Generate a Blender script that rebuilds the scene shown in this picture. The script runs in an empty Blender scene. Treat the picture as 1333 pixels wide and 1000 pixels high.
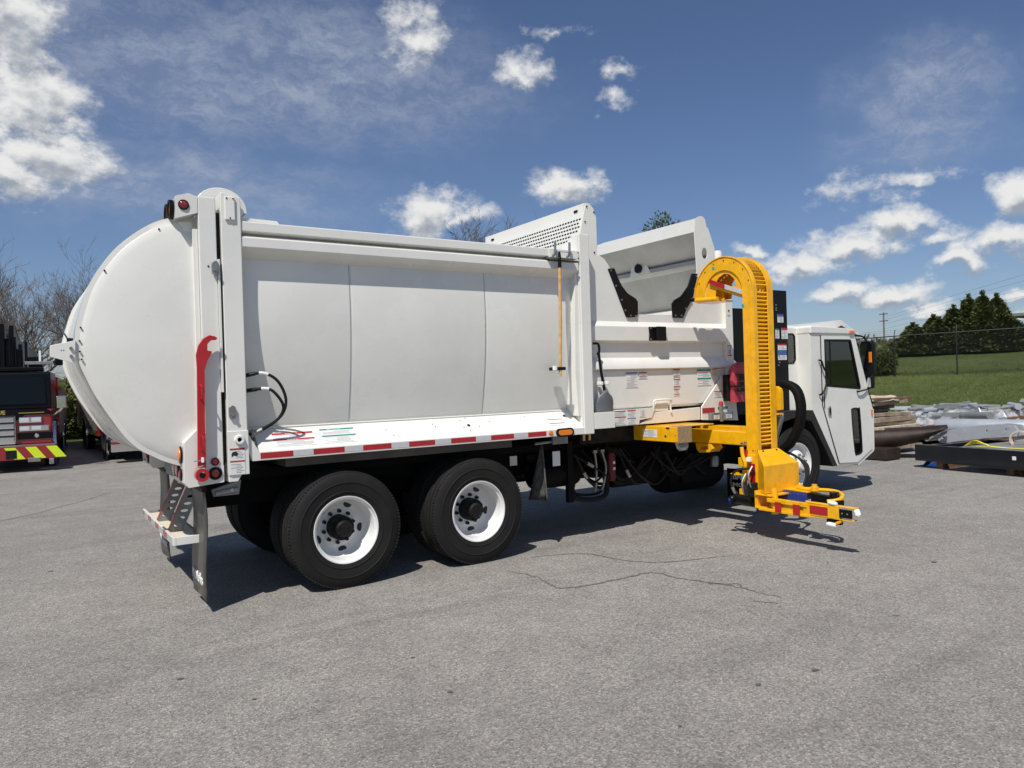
import bpy, bmesh, math, random
from math import sin, cos, pi, radians
from mathutils import Vector, Matrix, noise
from mathutils.geometry import tessellate_polygon
random.seed(7)
S = bpy.context.scene
COL = S.collection

# ---------------------------------------------------------------- camera
cam = bpy.data.cameras.new('camera'); camo = bpy.data.objects.new('camera', cam); COL.objects.link(camo)
cam.sensor_width = 36.0; cam.lens = 966.704/1333*36; cam.clip_start = .05; cam.clip_end = 6000
_yaw, _pit, _rol = .57884, -.00235, -.03088
_F = Vector((sin(_yaw)*cos(_pit), cos(_yaw)*cos(_pit), sin(_pit)))
_R = Vector((cos(_yaw), -sin(_yaw), 0)); _U = _R.cross(_F)
_R2 = _R*cos(_rol)+_U*sin(_rol); _U2 = -_R*sin(_rol)+_U*cos(_rol)
camo.matrix_world = Matrix(((_R2.x,_U2.x,-_F.x,-2.3528),(_R2.y,_U2.y,-_F.y,-6.339),(_R2.z,_U2.z,-_F.z,1.789),(0,0,0,1)))
S.camera = camo
# ---------------------------------------------------------------- light, sky, exposure
SUN = Vector((-.55, -.40, 1.0)).normalized()
sl = bpy.data.lights.new('sun', 'SUN'); so = bpy.data.objects.new('sun', sl); COL.objects.link(so)
sl.energy = 4.8; sl.angle = radians(.53); sl.color = (1, .955, .89)
so.rotation_euler = SUN.to_track_quat('Z', 'Y').to_euler(); so.location = (0, 0, 30)
S.view_settings.view_transform = 'Standard'; S.view_settings.look = 'None'
S.view_settings.exposure = 0.0; S.view_settings.gamma = 1.0; S.view_settings.use_curve_mapping = False

W = bpy.data.worlds.new('World'); S.world = W; W.use_nodes = True
nt = W.node_tree; N = nt.nodes; Lk = nt.links; N.clear()
def nd(t, **k):
    n = N.new(t)
    for a, b in k.items(): setattr(n, a, b)
    return n
def mth(op, a, b=None, c=None, clamp=False):
    n = nd('ShaderNodeMath', operation=op, use_clamp=clamp)
    for i, x in enumerate((a, b, c)):
        if x is None: continue
        if isinstance(x, (int, float)): n.inputs[i].default_value = x
        else: Lk.new(x, n.inputs[i])
    return n.outputs[0]
def vm(op, a, b=None, out=0, scale=None):
    n = nd('ShaderNodeVectorMath', operation=op)
    for i, x in enumerate((a, b)):
        if x is None: continue
        if isinstance(x, (tuple, list)): n.inputs[i].default_value = x
        else: Lk.new(x, n.inputs[i])
    if scale is not None: n.inputs['Scale'].default_value = scale
    return n.outputs[out]
def mrange(x, a, b, c=0., d=1., kind='SMOOTHSTEP'):
    n = nd('ShaderNodeMapRange', interpolation_type=kind)
    Lk.new(x, n.inputs[0])
    for i, q in enumerate((a, b, c, d)): n.inputs[i+1].default_value = q
    return n.outputs[0]
def nz(vec, sc, det=6, rough=.55, dist=0.):
    n = nd('ShaderNodeTexNoise'); Lk.new(vec, n.inputs['Vector'])
    n.inputs['Scale'].default_value = sc; n.inputs['Detail'].default_value = det
    n.inputs['Roughness'].default_value = rough; n.inputs['Distortion'].default_value = dist
    return n
sky = nd('ShaderNodeTexSky', sky_type='NISHITA'); sky.sun_disc = False
sky.sun_elevation = math.asin(SUN.z); sky.sun_rotation = math.atan2(SUN.x, SUN.y)
sky.altitude = 300; sky.air_density = 1.0; sky.dust_density = .8; sky.ozone_density = 5.0
tc = nd('ShaderNodeTexCoord'); D0 = tc.outputs['Generated']
warp = nz(D0, 7, 4); wv = vm('SCALE', vm('SUBTRACT', warp.outputs['Color'], (.5, .5, .5)), scale=.075)
warp2 = nz(D0, 26, 4); wv2 = vm('SCALE', vm('SUBTRACT', warp2.outputs['Color'], (.5, .5, .5)), scale=.035)
DW = vm('ADD', vm('ADD', D0, wv), wv2)
sx = nd('ShaderNodeSeparateXYZ'); Lk.new(DW, sx.inputs[0])
uu = mth('ARCTAN2', sx.outputs[0], sx.outputs[1]); vv = mth('ARCSINE', sx.outputs[2])
cu = nd('ShaderNodeCombineXYZ'); Lk.new(uu, cu.inputs[0]); Lk.new(vv, cu.inputs[1]); UV = cu.outputs[0]
CUM = [(0.000,0.388,0.045,0.055,1.20),(0.009,0.325,0.058,0.050,1.15),(0.019,0.270,0.066,0.050,1.20),(-0.011,0.242,0.050,0.030,1.20),
(0.465,0.434,0.042,0.030,.85),(0.444,0.460,0.028,0.020,0.65),(0.611,0.396,0.033,0.021,0.85),(0.651,0.437,0.035,0.011,0.6),
(0.729,0.391,0.030,0.016,0.85),(0.723,0.361,0.024,0.012,0.55),(0.476,0.227,0.056,0.033,1.1),(0.522,0.220,0.034,0.02,0.80),
(0.661,0.248,0.052,0.026,1.05),(1.009,0.155,0.072,0.020,1.05),(1.060,0.170,0.050,0.020,1.05),(0.947,0.138,0.058,0.022,1.0),
(1.103,0.151,0.032,0.010,0.60),(1.081,0.223,0.056,0.011,0.66),(1.185,0.190,0.034,0.026,1.15),(1.163,0.136,0.050,0.021,1.1),
(1.121,0.119,0.035,0.012,0.85),(0.995,0.099,0.048,0.014,0.95),(1.058,0.089,0.044,0.015,.95),(1.097,0.071,0.030,0.010,0.90),
(0.902,0.157,0.024,0.011,0.80),(1.168,0.080,0.023,0.009,0.60),(1.032,0.214,0.041,0.018,0.28),(1.13,.05,.05,.008,.6),
(-.35,.28,.14,.06,1.1),(-.8,.35,.16,.07,1.1),(-1.3,.22,.15,.05,1.1),(1.5,.24,.12,.05,1.1),(1.9,.34,.16,.06,1.1),(2.4,.2,.15,.05,1.1),(2.9,.3,.14,.06,1.1),(-1.9,.3,.14,.06,1.1),(-2.5,.22,.16,.05,1.1),(1.3,.16,.07,.025,1.1)]
NVIS = 28
CIR = [(0.256,0.389,0.32,0.095,1.00),(0.162,0.246,0.27,0.06,0.75),(1.100,0.321,0.10,0.055,.95),(1.083,0.266,0.10,0.042,0.75),(0.191,0.340,0.045,0.017,1.3),(0.481,0.364,0.16,0.070,0.6),(1.147,0.358,0.015,0.015,.7),(-.6,.5,.4,.12,.8),(2.2,.45,.4,.12,.8)]
def field(L, UV=UV):
    acc = None
    for a, e, ra, re, w in L:
        q = vm('LENGTH', vm('MULTIPLY', vm('SUBTRACT', UV, (a, e, 0)), (.80/ra, .80/re, 0)), out=1)
        d = mth('MULTIPLY_ADD', q, -w, w)
        acc = d if acc is None else mth('MAXIMUM', acc, d)
    return acc
n1 = nz(vm('MULTIPLY', D0, (1, 1, 1.5)), 20, 11, .66)
n1b = nz(vm('MULTIPLY', vm('ADD', D0, (-.005, -.004, .009)), (1, 1, 1.5)), 20, 7, .6)
UV2 = vm('ADD', UV, (-.004, .011, 0))
fc0 = field(CUM)
dens = mth('ADD', fc0, mth('MULTIPLY_ADD', n1.outputs[0], 2.1, -1.12))
a1 = mrange(dens, -.08, .74)
low = mth('SUBTRACT', field(CUM[:NVIS], UV2), fc0)
shade = mth('ADD', mth('MULTIPLY_ADD', mth('SUBTRACT', n1.outputs[0], n1b.outputs[0]), 2.0, .80), mth('MULTIPLY', low, -1.25))
shade = mth('SUBTRACT', shade, mrange(dens, .45, 1.3, 0., .42))
cr = nz(vm('MULTIPLY', vm('ADD', D0, wv2), (1.0, 1.5, 2.6)), 13, 12, .74, .0)
dens2 = mth('MULTIPLY', mrange(field(CIR), -.1, .8), mrange(cr.outputs[0], .38, .70, .30, 1.05))
a2 = mth('MULTIPLY', dens2, .62)
# faint thin milky veil everywhere low in the sky
shc = nd('ShaderNodeMix', data_type='RGBA'); Lk.new(mrange(shade, .25, 1.0), shc.inputs[0])
shc.inputs[6].default_value = (4.0, 4.5, 5.3, 1); shc.inputs[7].default_value = (10.2, 10.2, 10.1, 1)
m1 = nd('ShaderNodeMix', data_type='RGBA'); Lk.new(a2, m1.inputs[0]); skt = vm('MULTIPLY', sky.outputs[0], (1.0, .975, 1.05)); Lk.new(skt, m1.inputs[6]); m1.inputs[7].default_value = (5.6, 6.1, 7.2, 1)
m2 = nd('ShaderNodeMix', data_type='RGBA'); Lk.new(a1, m2.inputs[0]); Lk.new(m1.outputs[2], m2.inputs[6]); Lk.new(shc.outputs[2], m2.inputs[7])
bg = nd('ShaderNodeBackground'); Lk.new(m2.outputs[2], bg.inputs[0]); bg.inputs[1].default_value = .080
wo = nd('ShaderNodeOutputWorld'); Lk.new(bg.outputs[0], wo.inputs[0])

# ---------------------------------------------------------------- materials
def mat(name, col, rough=.5, metal=0., coat=0., var=.0, vscale=3., bump=0., bscale=60., rvar=0., trans=0., emit=None, dirt=None, ior=1.45):
    m = bpy.data.materials.new(name); m.use_nodes = True; t = m.node_tree; b = t.nodes['Principled BSDF']
    b.inputs['Base Color'].default_value = (*col, 1); b.inputs['Roughness'].default_value = rough; b.inputs['Metallic'].default_value = metal
    b.inputs['Coat Weight'].default_value = coat; b.inputs['Coat Roughness'].default_value = .06; b.inputs['IOR'].default_value = ior
    if trans: b.inputs['Transmission Weight'].default_value = trans
    if var or bump or rvar or dirt:
        g = t.nodes.new('ShaderNodeNewGeometry'); n = t.nodes.new('ShaderNodeTexNoise')
        t.links.new(g.outputs['Position'], n.inputs['Vector']); n.inputs['Scale'].default_value = vscale; n.inputs['Detail'].default_value = 6; n.inputs['Roughness'].default_value = .6
        if var or dirt:
            r = t.nodes.new('ShaderNodeValToRGB'); t.links.new(n.outputs[0], r.inputs[0])
            d = dirt or tuple(c*(1-var) for c in col)
            r.color_ramp.elements[0].position = .35; r.color_ramp.elements[0].color = (*d, 1)
            r.color_ramp.elements[1].position = .62; r.color_ramp.elements[1].color = (*[min(1, c*(1+var*.3)) for c in col], 1)
            t.links.new(r.outputs[0], b.inputs['Base Color'])
        if rvar:
            mr = t.nodes.new('ShaderNodeMapRange'); t.links.new(n.outputs[0], mr.inputs[0]); mr.inputs[1].default_value = .3; mr.inputs[2].default_value = .7
            mr.inputs[3].default_value = max(.02, rough-rvar); mr.inputs[4].default_value = rough+rvar; t.links.new(mr.outputs[0], b.inputs['Roughness'])
        if bump:
            n2 = t.nodes.new('ShaderNodeTexNoise'); t.links.new(g.outputs['Position'], n2.inputs['Vector']); n2.inputs['Scale'].default_value = bscale; n2.inputs['Detail'].default_value = 4
            bp = t.nodes.new('ShaderNodeBump'); bp.inputs['Strength'].default_value = bump; bp.inputs['Distance'].default_value = .01
            t.links.new(n2.outputs[0], bp.inputs['Height']); t.links.new(bp.outputs[0], b.inputs['Normal'])
    return m
WHITE = mat('white_paint', (.75, .745, .69), .28, coat=.5, var=.05, vscale=1.7, bump=.12, bscale=2.6, rvar=.06)
INNER_SHADED = mat('white_paint_shaded', (.40, .40, .385), .45, var=.12, vscale=3)  # white paint inside the hopper, its shade put into the grey base colour
WHITE2 = mat('white_paint_trim', (.77, .765, .71), .33, coat=.3, var=.04, vscale=6, rvar=.06)
RIMW = mat('white_wheel_paint', (.75, .75, .73), .35, coat=.3, var=.06, vscale=9)
YEL = mat('yellow_paint', (.86, .435, .007), .34, coat=.4, var=.14, vscale=11, bump=.04, bscale=30, rvar=.05)
RED = mat('red_paint', (.42, .012, .018), .35, coat=.4, var=.1, vscale=7)
RUB = mat('tyre_rubber', (.012, .012, .0125), .68, var=.3, vscale=5, bump=.15, bscale=90, dirt=(.019, .018, .016))
RUBD = mat('tyre_tread_rubber', (.016, .0155, .015), .9, var=.3, vscale=14, dirt=(.030, .028, .025))
FLAP = mat('mud_flap_rubber', (.022, .022, .021), .5, var=.4, vscale=4, bump=.2, bscale=12, dirt=(.036, .034, .031))
DUST = mat('dusty_rubber', (.10, .098, .092), .9, var=.5, vscale=26, bump=.3, bscale=60)
BLK = mat('black_paint', (.006, .006, .0065), .4, coat=.1, var=.3, vscale=6, rvar=.1)
CHAS = mat('black_chassis', (.0035, .0035, .004), .7, var=.3, vscale=9)
GRIME = mat('greasy_steel', (.022, .021, .020), .6, .4, var=.5, vscale=14)
STEEL = mat('bare_steel', (.35, .35, .34), .42, .8, var=.2, vscale=14)
GALV = mat('grey_steel_plate', (.27, .27, .26), .5, .35, var=.2, vscale=9)
CHROME = mat('chrome', (.75, .75, .76), .09, 1.)
GLASS = mat('dark_glass', (.010, .014, .014), .04, coat=1.)
def clear_glass():
    m = bpy.data.materials.new('tinted_window_glass'); m.use_nodes = True; t = m.node_tree; t.nodes.clear()
    g = t.nodes.new('ShaderNodeBsdfGlossy'); g.inputs[0].default_value = (.9, .95, .95, 1); g.inputs[1].default_value = .02
    tr = t.nodes.new('ShaderNodeBsdfTransparent'); tr.inputs[0].default_value = (.80, .88, .84, 1)
    f = t.nodes.new('ShaderNodeFresnel'); f.inputs[0].default_value = 1.5
    x = t.nodes.new('ShaderNodeMixShader'); o = t.nodes.new('ShaderNodeOutputMaterial')
    q = t.nodes.new('ShaderNodeMath'); q.operation = 'MULTIPLY_ADD'; t.links.new(f.outputs[0], q.inputs[0]); q.inputs[1].default_value = 1.2; q.inputs[2].default_value = .07; t.links.new(q.outputs[0], x.inputs[0]); t.links.new(tr.outputs[0], x.inputs[1]); t.links.new(g.outputs[0], x.inputs[2]); t.links.new(x.outputs[0], o.inputs[0])
    return m
CGL = clear_glass()
TRED = mat('red_reflective_tape', (.40, .012, .018), .30, coat=.6, var=.12, vscale=30)
TWHT = mat('silver_reflective_tape', (.60, .61, .62), .28, .15, coat=.6, var=.10, vscale=40)
LRED = mat('red_lens', (.20, .004, .008), .08, coat=1.)
LAMB = mat('amber_lens', (.75, .20, .01), .10, coat=1.)
WOOD = mat('ash_wood_handle', (.62, .36, .15), .5, var=.25, vscale=16)
GREYP = mat('grey_plastic', (.13, .14, .155), .45, var=.1)
PAPER = mat('white_sticker', (.74, .74, .72), .4, coat=.3)
SRED = mat('sticker_red', (.42, .03, .04), .4); SBLU = mat('sticker_blue', (.05, .12, .34), .4); SGRN = mat('sticker_green', (.03, .22, .19), .4)
SINK = mat('sticker_grey_print', (.25, .25, .26), .5); SCRM = mat('sticker_cream', (.68, .62, .48), .5); SBLK = mat('sticker_black', (.02, .02, .02), .5)
TEAL = mat('teal_sticker', (.02, .36, .28), .5)
BLUE = mat('blue_paint', (.02, .045, .24), .4, coat=.3, var=.15)
DIAM = mat('worn_tread_plate', (.42, .27, .10), .6, .3, var=.55, vscale=55, bump=.8, bscale=120, dirt=(.25, .23, .20))
VINYL = mat('red_vinyl_cover', (.42, .045, .075), .42, coat=.3, var=.2, vscale=8, bump=.6, bscale=14)
WPLA = mat('white_nylon', (.82, .82, .78), .35)
CHEV = mat('lime_reflective_tape', (.62, .80, .02), .35, coat=.4)
FRED = mat('fire_engine_red', (.26, .012, .018), .18, coat=1.)
FBLK = mat('gloss_black', (.004, .004, .005), .3, coat=.0)
GOLD = mat('gold_leaf', (.60, .42, .14), .4, .5)
BROWN = mat('rusty_brown_steel', (.034, .022, .017), .6, .2, var=.35, vscale=6, bump=.2, bscale=20)
LUMB = mat('weathered_lumber', (.36, .28, .20), .8, var=.4, vscale=6, bump=.3, bscale=50)
LUMB2 = mat('pale_lumber', (.55, .47, .36), .8, var=.3, vscale=6)
PLY = mat('brown_pallet_wood', (.20, .11, .06), .8, var=.35, vscale=8)
SILV = mat('light_grey_painted_steel', (.44, .47, .50), .36, .3, coat=.3, var=.12, vscale=5)
WRAP = mat('clear_plastic_wrap', (.42, .43, .44), .25, coat=.6, var=.75, vscale=4.5, bump=1., bscale=9)
YSTR = mat('yellow_strap', (.75, .66, .03), .6)
BLUT = mat('blue_tarp', (.02, .07, .30), .5)
BARK = mat('bare_bark', (.13, .108, .088), .9, var=.4, vscale=3)
TWIG = mat('twig_bark', (.13, .105, .085), .9)
def leafmat(name, c1, c2, sc=1.2):
    m = bpy.data.materials.new(name); m.use_nodes = True; t = m.node_tree; b = t.nodes['Principled BSDF']
    b.inputs['Roughness'].default_value = .6; b.inputs['Specular IOR Level'].default_value = .3
    g = t.nodes.new('ShaderNodeNewGeometry'); n = t.nodes.new('ShaderNodeTexNoise'); t.links.new(g.outputs['Position'], n.inputs['Vector']); n.inputs['Scale'].default_value = sc; n.inputs['Detail'].default_value = 5
    a = t.nodes.new('ShaderNodeMath'); a.operation = 'MULTIPLY_ADD'; t.links.new(g.outputs['Random Per Island'], a.inputs[0]); a.inputs[1].default_value = .35
    t.links.new(n.outputs[0], a.inputs[2])
    r = t.nodes.new('ShaderNodeValToRGB'); t.links.new(a.outputs[0], r.inputs[0]); r.color_ramp.elements[0].position = .4; r.color_ramp.elements[1].position = .95
    r.color_ramp.elements[0].color = (*c1, 1); r.color_ramp.elements[1].color = (*c2, 1); t.links.new(r.outputs[0], b.inputs['Base Color'])
    return m
EVG = leafmat('arborvitae_foliage', (.034, .048, .015), (.12, .14, .048))
BUSHM = leafmat('bush_foliage', (.055, .075, .018), (.16, .175, .05))
LEAF = leafmat('spring_leaves', (.035, .055, .02), (.12, .15, .06))
GRASSB = leafmat('grass_blades', (.042, .065, .015), (.145, .165, .05), .6)

def ground_mats():
    m = bpy.data.materials.new('asphalt'); m.use_nodes = True; t = m.node_tree; b = t.nodes['Principled BSDF']; L = t.links
    g = t.nodes.new('ShaderNodeNewGeometry')
    def n(sc, det, ro=.6, vec=None, dist=0.):
        q = t.nodes.new('ShaderNodeTexNoise'); L.new(vec or g.outputs['Position'], q.inputs['Vector']); q.inputs['Scale'].default_value = sc; q.inputs['Detail'].default_value = det; q.inputs['Roughness'].default_value = ro; q.inputs['Distortion'].default_value = dist; return q.outputs[0]
    def ramp(x, els):
        r = t.nodes.new('ShaderNodeValToRGB'); L.new(x, r.inputs[0])
        while len(r.color_ramp.elements) < len(els): r.color_ramp.elements.new(.5)
        for e, (p, c) in zip(r.color_ramp.elements, els): e.position = p; e.color = (*c, 1)
        return r.outputs[0]
    def mul(a, c):
        x = t.nodes.new('ShaderNodeMix'); x.data_type = 'RGBA'; x.blend_type = 'MULTIPLY'; x.inputs[0].default_value = 1.
        L.new(a, x.inputs[6]); L.new(c, x.inputs[7]); return x.outputs[2]
    base = ramp(n(.35, 6, .6), [(.3, (.225, .216, .202)), (.5, (.262, .252, .236)), (.7, (.295, .284, .266))])
    mid = ramp(n(3.0, 6, .7), [(.28, (.82, .82, .82)), (.55, (1, 1, 1)), (.75, (1.1, 1.1, 1.08))])
    vor = t.nodes.new('ShaderNodeTexVoronoi'); L.new(g.outputs['Position'], vor.inputs['Vector']); vor.inputs['Scale'].default_value = 95
    sep = t.nodes.new('ShaderNodeSeparateColor'); L.new(vor.outputs['Color'], sep.inputs[0])
    agg = ramp(sep.outputs[0], [(0., (.56, .55, .53)), (.30, (.86, .85, .83)), (.65, (1.0, .99, .97)), (.88, (1.26, 1.24, 1.19)), (1., (1.55, 1.52, 1.46))])
    fine = ramp(n(160, 3, .8), [(.35, (.78, .78, .78)), (.62, (1.14, 1.14, 1.14))])
    # tyre streaks, stretched along the lane
    mp = t.nodes.new('ShaderNodeMapping'); L.new(g.outputs['Position'], mp.inputs[0]); mp.inputs['Rotation'].default_value = (0, 0, radians(-12)); mp.inputs['Scale'].default_value = (.10, 1.3, 1)
    st = ramp(n(1.5, 5, .6, mp.outputs[0], .6), [(.30, (.80, .80, .80)), (.44, (1, 1, 1)), (.7, (1.03, 1.03, 1.02))])
    spots = t.nodes.new('ShaderNodeTexVoronoi'); L.new(g.outputs['Position'], spots.inputs['Vector']); spots.inputs['Scale'].default_value = 1.15
    # warp spots a little
    sp = t.nodes.new('ShaderNodeMath'); sp.operation = 'ADD'; L.new(spots.outputs['Distance'], sp.inputs[0])
    sn = t.nodes.new('ShaderNodeMath'); sn.operation = 'MULTIPLY'; L.new(n(24, 3), sn.inputs[0]); sn.inputs[1].default_value = .06; L.new(sn.outputs[0], sp.inputs[1])
    spr = ramp(sp.outputs[0], [(.030, (.72, .71, .69)), (.050, (1, 1, 1))])
    c = mul(mul(mul(mul(mul(base, mid), agg), fine), st), spr)
    L.new(c, b.inputs['Base Color']); b.inputs['Roughness'].default_value = .86; b.inputs['Specular IOR Level'].default_value = .35
    bp = t.nodes.new('ShaderNodeBump'); bp.inputs['Strength'].default_value = .7; bp.inputs['Distance'].default_value = .006
    hh = t.nodes.new('ShaderNodeMath'); hh.operation = 'ADD'; L.new(n(70, 5, .8), hh.inputs[0]); L.new(vor.outputs['Distance'], hh.inputs[1])
    L.new(hh.outputs[0], bp.inputs['Height']); L.new(bp.outputs[0], b.inputs['Normal'])
    m2 = bpy.data.materials.new('grass_ground'); m2.use_nodes = True; t = m2.node_tree; b = t.nodes['Principled BSDF']; L = t.links
    g = t.nodes.new('ShaderNodeNewGeometry')
    base = ramp(n(.16, 7, .7), [(.3, (.050, .074, .018)), (.5, (.078, .105, .028)), (.7, (.125, .142, .045))])
    mid = ramp(n(2.6, 8, .8), [(.3, (.55, .58, .55)), (.5, (1, 1, 1)), (.72, (1.45, 1.35, 1.3))])
    L.new(mul(base, mid), b.inputs['Base Color']); b.inputs['Roughness'].default_value = .9; b.inputs['Specular IOR Level'].default_value = .2
    bp = t.nodes.new('ShaderNodeBump'); bp.inputs['Strength'].default_value = 1.; bp.inputs['Distance'].default_value = .15
    L.new(n(5, 8, .8), bp.inputs['Height']); L.new(bp.outputs[0], b.inputs['Normal'])
    return m, m2
ASPH, GRASS = ground_mats()
for m_ in (RUB, RUBD, BLK, CHAS, GRIME, FLAP, FBLK): m_.node_tree.nodes['Principled BSDF'].inputs['Specular IOR Level'].default_value = .22
ENGL = mat('fire_engine_windshield', (.006, .009, .012), .12); ENGL.node_tree.nodes['Principled BSDF'].inputs['Specular IOR Level'].default_value = .15

# ---------------------------------------------------------------- builders
ORG = {}
class MB:
    def __init__(s): s.v = []; s.f = []
    def add(s, vs, fs):
        o = len(s.v); s.v += [tuple(p) for p in vs]; s.f += [tuple(i+o for i in f) for f in fs]; return s
    def box(s, x0, x1, y0, y1, z0, z1):
        return s.add([(x0,y0,z0),(x1,y0,z0),(x1,y1,z0),(x0,y1,z0),(x0,y0,z1),(x1,y0,z1),(x1,y1,z1),(x0,y1,z1)],
                     [(0,3,2,1),(4,5,6,7),(0,1,5,4),(1,2,6,5),(2,3,7,6),(3,0,4,7)])
    def prism(s, poly, ax, a, b, holes=()):
        loops = [list(poly)]+[list(h) for h in holes]
        P = {'x': lambda u, w, t: (t, u, w), 'y': lambda u, w, t: (u, t, w), 'z': lambda u, w, t: (u, w, t)}[ax]
        flat = [p for l in loops for p in l]; n = len(flat)
        tri = tessellate_polygon([[Vector((p[0], p[1], 0)) for p in l] for l in loops])
        vs = [P(*p, a) for p in flat]+[P(*p, b) for p in flat]; fs = [tuple(t) for t in tri]+[tuple(i+n for i in reversed(t)) for t in tri]
        o = 0
        for l in loops:
            k = len(l)
            for i in range(k):
                j = (i+1) % k; fs.append((o+i, o+j, o+j+n, o+i+n))
            o += k
        return s.add(vs, fs)
    def tube(s, pts, r, n=8):
        pts = [Vector(p) for p in pts]; rs = r if isinstance(r, (list, tuple)) else [r]*len(pts)
        vs = []; prev = None
        for i, p in enumerate(pts):
            d = (pts[min(i+1, len(pts)-1)]-pts[max(i-1, 0)]).normalized()
            if prev is None:
                a = Vector((0, 0, 1)) if abs(d.z) < .9 else Vector((1, 0, 0)); u = d.cross(a).normalized()
            else:
                u = prev-d*prev.dot(d)
                u = u.normalized() if u.length > 1e-5 else d.orthogonal().normalized()
            prev = u; w = d.cross(u)
            for k in range(n):
                t = 2*pi*k/n; vs.append(p+(u*cos(t)+w*sin(t))*rs[i])
        fs = []
        for i in range(len(pts)-1):
            for k in range(n):
                j = (k+1) % n; fs.append((i*n+k, i*n+j, (i+1)*n+j, (i+1)*n+k))
        fs.append(tuple(reversed(range(n)))); fs.append(tuple((len(pts)-1)*n+k for k in range(n)))
        return s.add(vs, fs)
    def cyl(s, p0, p1, r, r1=None, n=20): return s.tube([p0, p1], [r, r if r1 is None else r1], n)
    def lathe(s, prof, o, ax, n=32, closed=False):
        o = Vector(o); A = Vector(ax).normalized(); u = A.orthogonal().normalized(); w = A.cross(u); m = len(prof); vs = []
        for k in range(n):
            t = 2*pi*k/n
            for r, h in prof: vs.append(o+A*h+(u*cos(t)+w*sin(t))*r)
        fs = []
        for k in range(n):
            j = (k+1) % n
            for i in range(m if closed else m-1):
                i2 = (i+1) % m; fs.append((k*m+i, j*m+i, j*m+i2, k*m+i2))
        return s.add(vs, fs)
    def grid(s, rows):
        m = len(rows[0]); vs = [p for r in rows for p in r]
        fs = [(i*m+k, i*m+k+1, (i+1)*m+k+1, (i+1)*m+k) for i in range(len(rows)-1) for k in range(m-1)]
        return s.add(vs, fs)
    def build(s, name, m, parent=None, bevel=0., ang=32, flat=False, recalc=True, kind=None, label=None, solid=0.):
        vs = s.v; n = len(vs)
        c = Vector([(min(v[i] for v in vs)+max(v[i] for v in vs))/2 for i in range(3)])
        me = bpy.data.meshes.new(name); me.from_pydata([(v[0]-c.x, v[1]-c.y, v[2]-c.z) for v in vs], [], s.f)
        if recalc:
            b = bmesh.new(); b.from_mesh(me); bmesh.ops.recalc_face_normals(b, faces=b.faces); b.to_mesh(me); b.free()
        if not flat:
            me.shade_smooth(); me.set_sharp_from_angle(angle=radians(ang))
        me.materials.append(m); o = bpy.data.objects.new(name, me); COL.objects.link(o)
        ORG[o] = c
        if parent is not None: o.parent = parent; o.location = c-ORG[parent]
        else: o.location = c
        if solid:
            md = o.modifiers.new('solid', 'SOLIDIFY'); md.thickness = solid; md.offset = 0
        if bevel:
            md = o.modifiers.new('bevel', 'BEVEL'); md.width = bevel; md.segments = 2; md.limit_method = 'ANGLE'; md.angle_limit = radians(40); md.harden_normals = True
        if kind: o['kind'] = kind
        if label: o['label'] = label
        return o
def thing(name, label, cat, loc=(0, 0, 0), rz=0, group=None):
    o = bpy.data.objects.new(name, None); COL.objects.link(o); o.empty_display_size = .3
    o.location = loc; o.rotation_euler = (0, 0, rz); ORG[o] = Vector((0, 0, 0))
    o['label'] = label; o['category'] = cat
    if group: o['group'] = group
    return o
def tag(o, label, cat, group=None):
    o['label'] = label; o['category'] = cat
    if group: o['group'] = group
    return o
def B(name, m, par, x0, x1, y0, y1, z0, z1, bevel=.004, **k):
    return MB().box(x0, x1, y0, y1, z0, z1).build(name, m, par, bevel=bevel, **k)
def copy_tree(o, parent=None):
    c = o.copy(); COL.objects.link(c); ORG[c] = ORG.get(o, Vector())
    if parent is not None: c.parent = parent
    for ch in list(o.children): copy_tree(ch, c)
    return c
def smooth(pts, k=6, closed=False):
    out = []; n = len(pts)
    for i in range(n if closed else n-1):
        g = lambda j: Vector(pts[j % n] if closed else pts[max(0, min(n-1, j))])
        p0, p1, p2, p3 = g(i-1), g(i), g(i+1), g(i+2)
        for q in range(k):
            t = q/k; out.append(tuple(.5*((2*p1)+(p2-p0)*t+(2*p0-5*p1+4*p2-p3)*t*t+(3*p1-p0-3*p2+p3)*t**3)))
    if not closed: out.append(tuple(pts[-1]))
    return out
def text(s, size, par, m, loc, right, up, name='lettering', depth=.002, bold=0., align='LEFT', xs=1.0):
    cu = bpy.data.curves.new('t', 'FONT'); cu.body = s; cu.size = size; cu.extrude = depth; cu.align_x = align; cu.offset = bold; cu.resolution_u = 2
    o = bpy.data.objects.new('t', cu); COL.objects.link(o); dg = bpy.context.evaluated_depsgraph_get()
    me = bpy.data.meshes.new_from_object(o.evaluated_get(dg)); bpy.data.objects.remove(o); bpy.data.curves.remove(cu)
    r = Vector(right).normalized(); u = Vector(up).normalized(); n = r.cross(u)
    me.transform(Matrix(((r.x*xs, u.x, n.x, 0), (r.y*xs, u.y, n.y, 0), (r.z*xs, u.z, n.z, 0), (0, 0, 0, 1))))
    me.materials.clear(); me.materials.append(m)
    q = bpy.data.objects.new(name, me); COL.objects.link(q); q.parent = par; q.location = Vector(loc)-ORG[par]; ORG[q] = Vector(loc)
    return q
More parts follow.
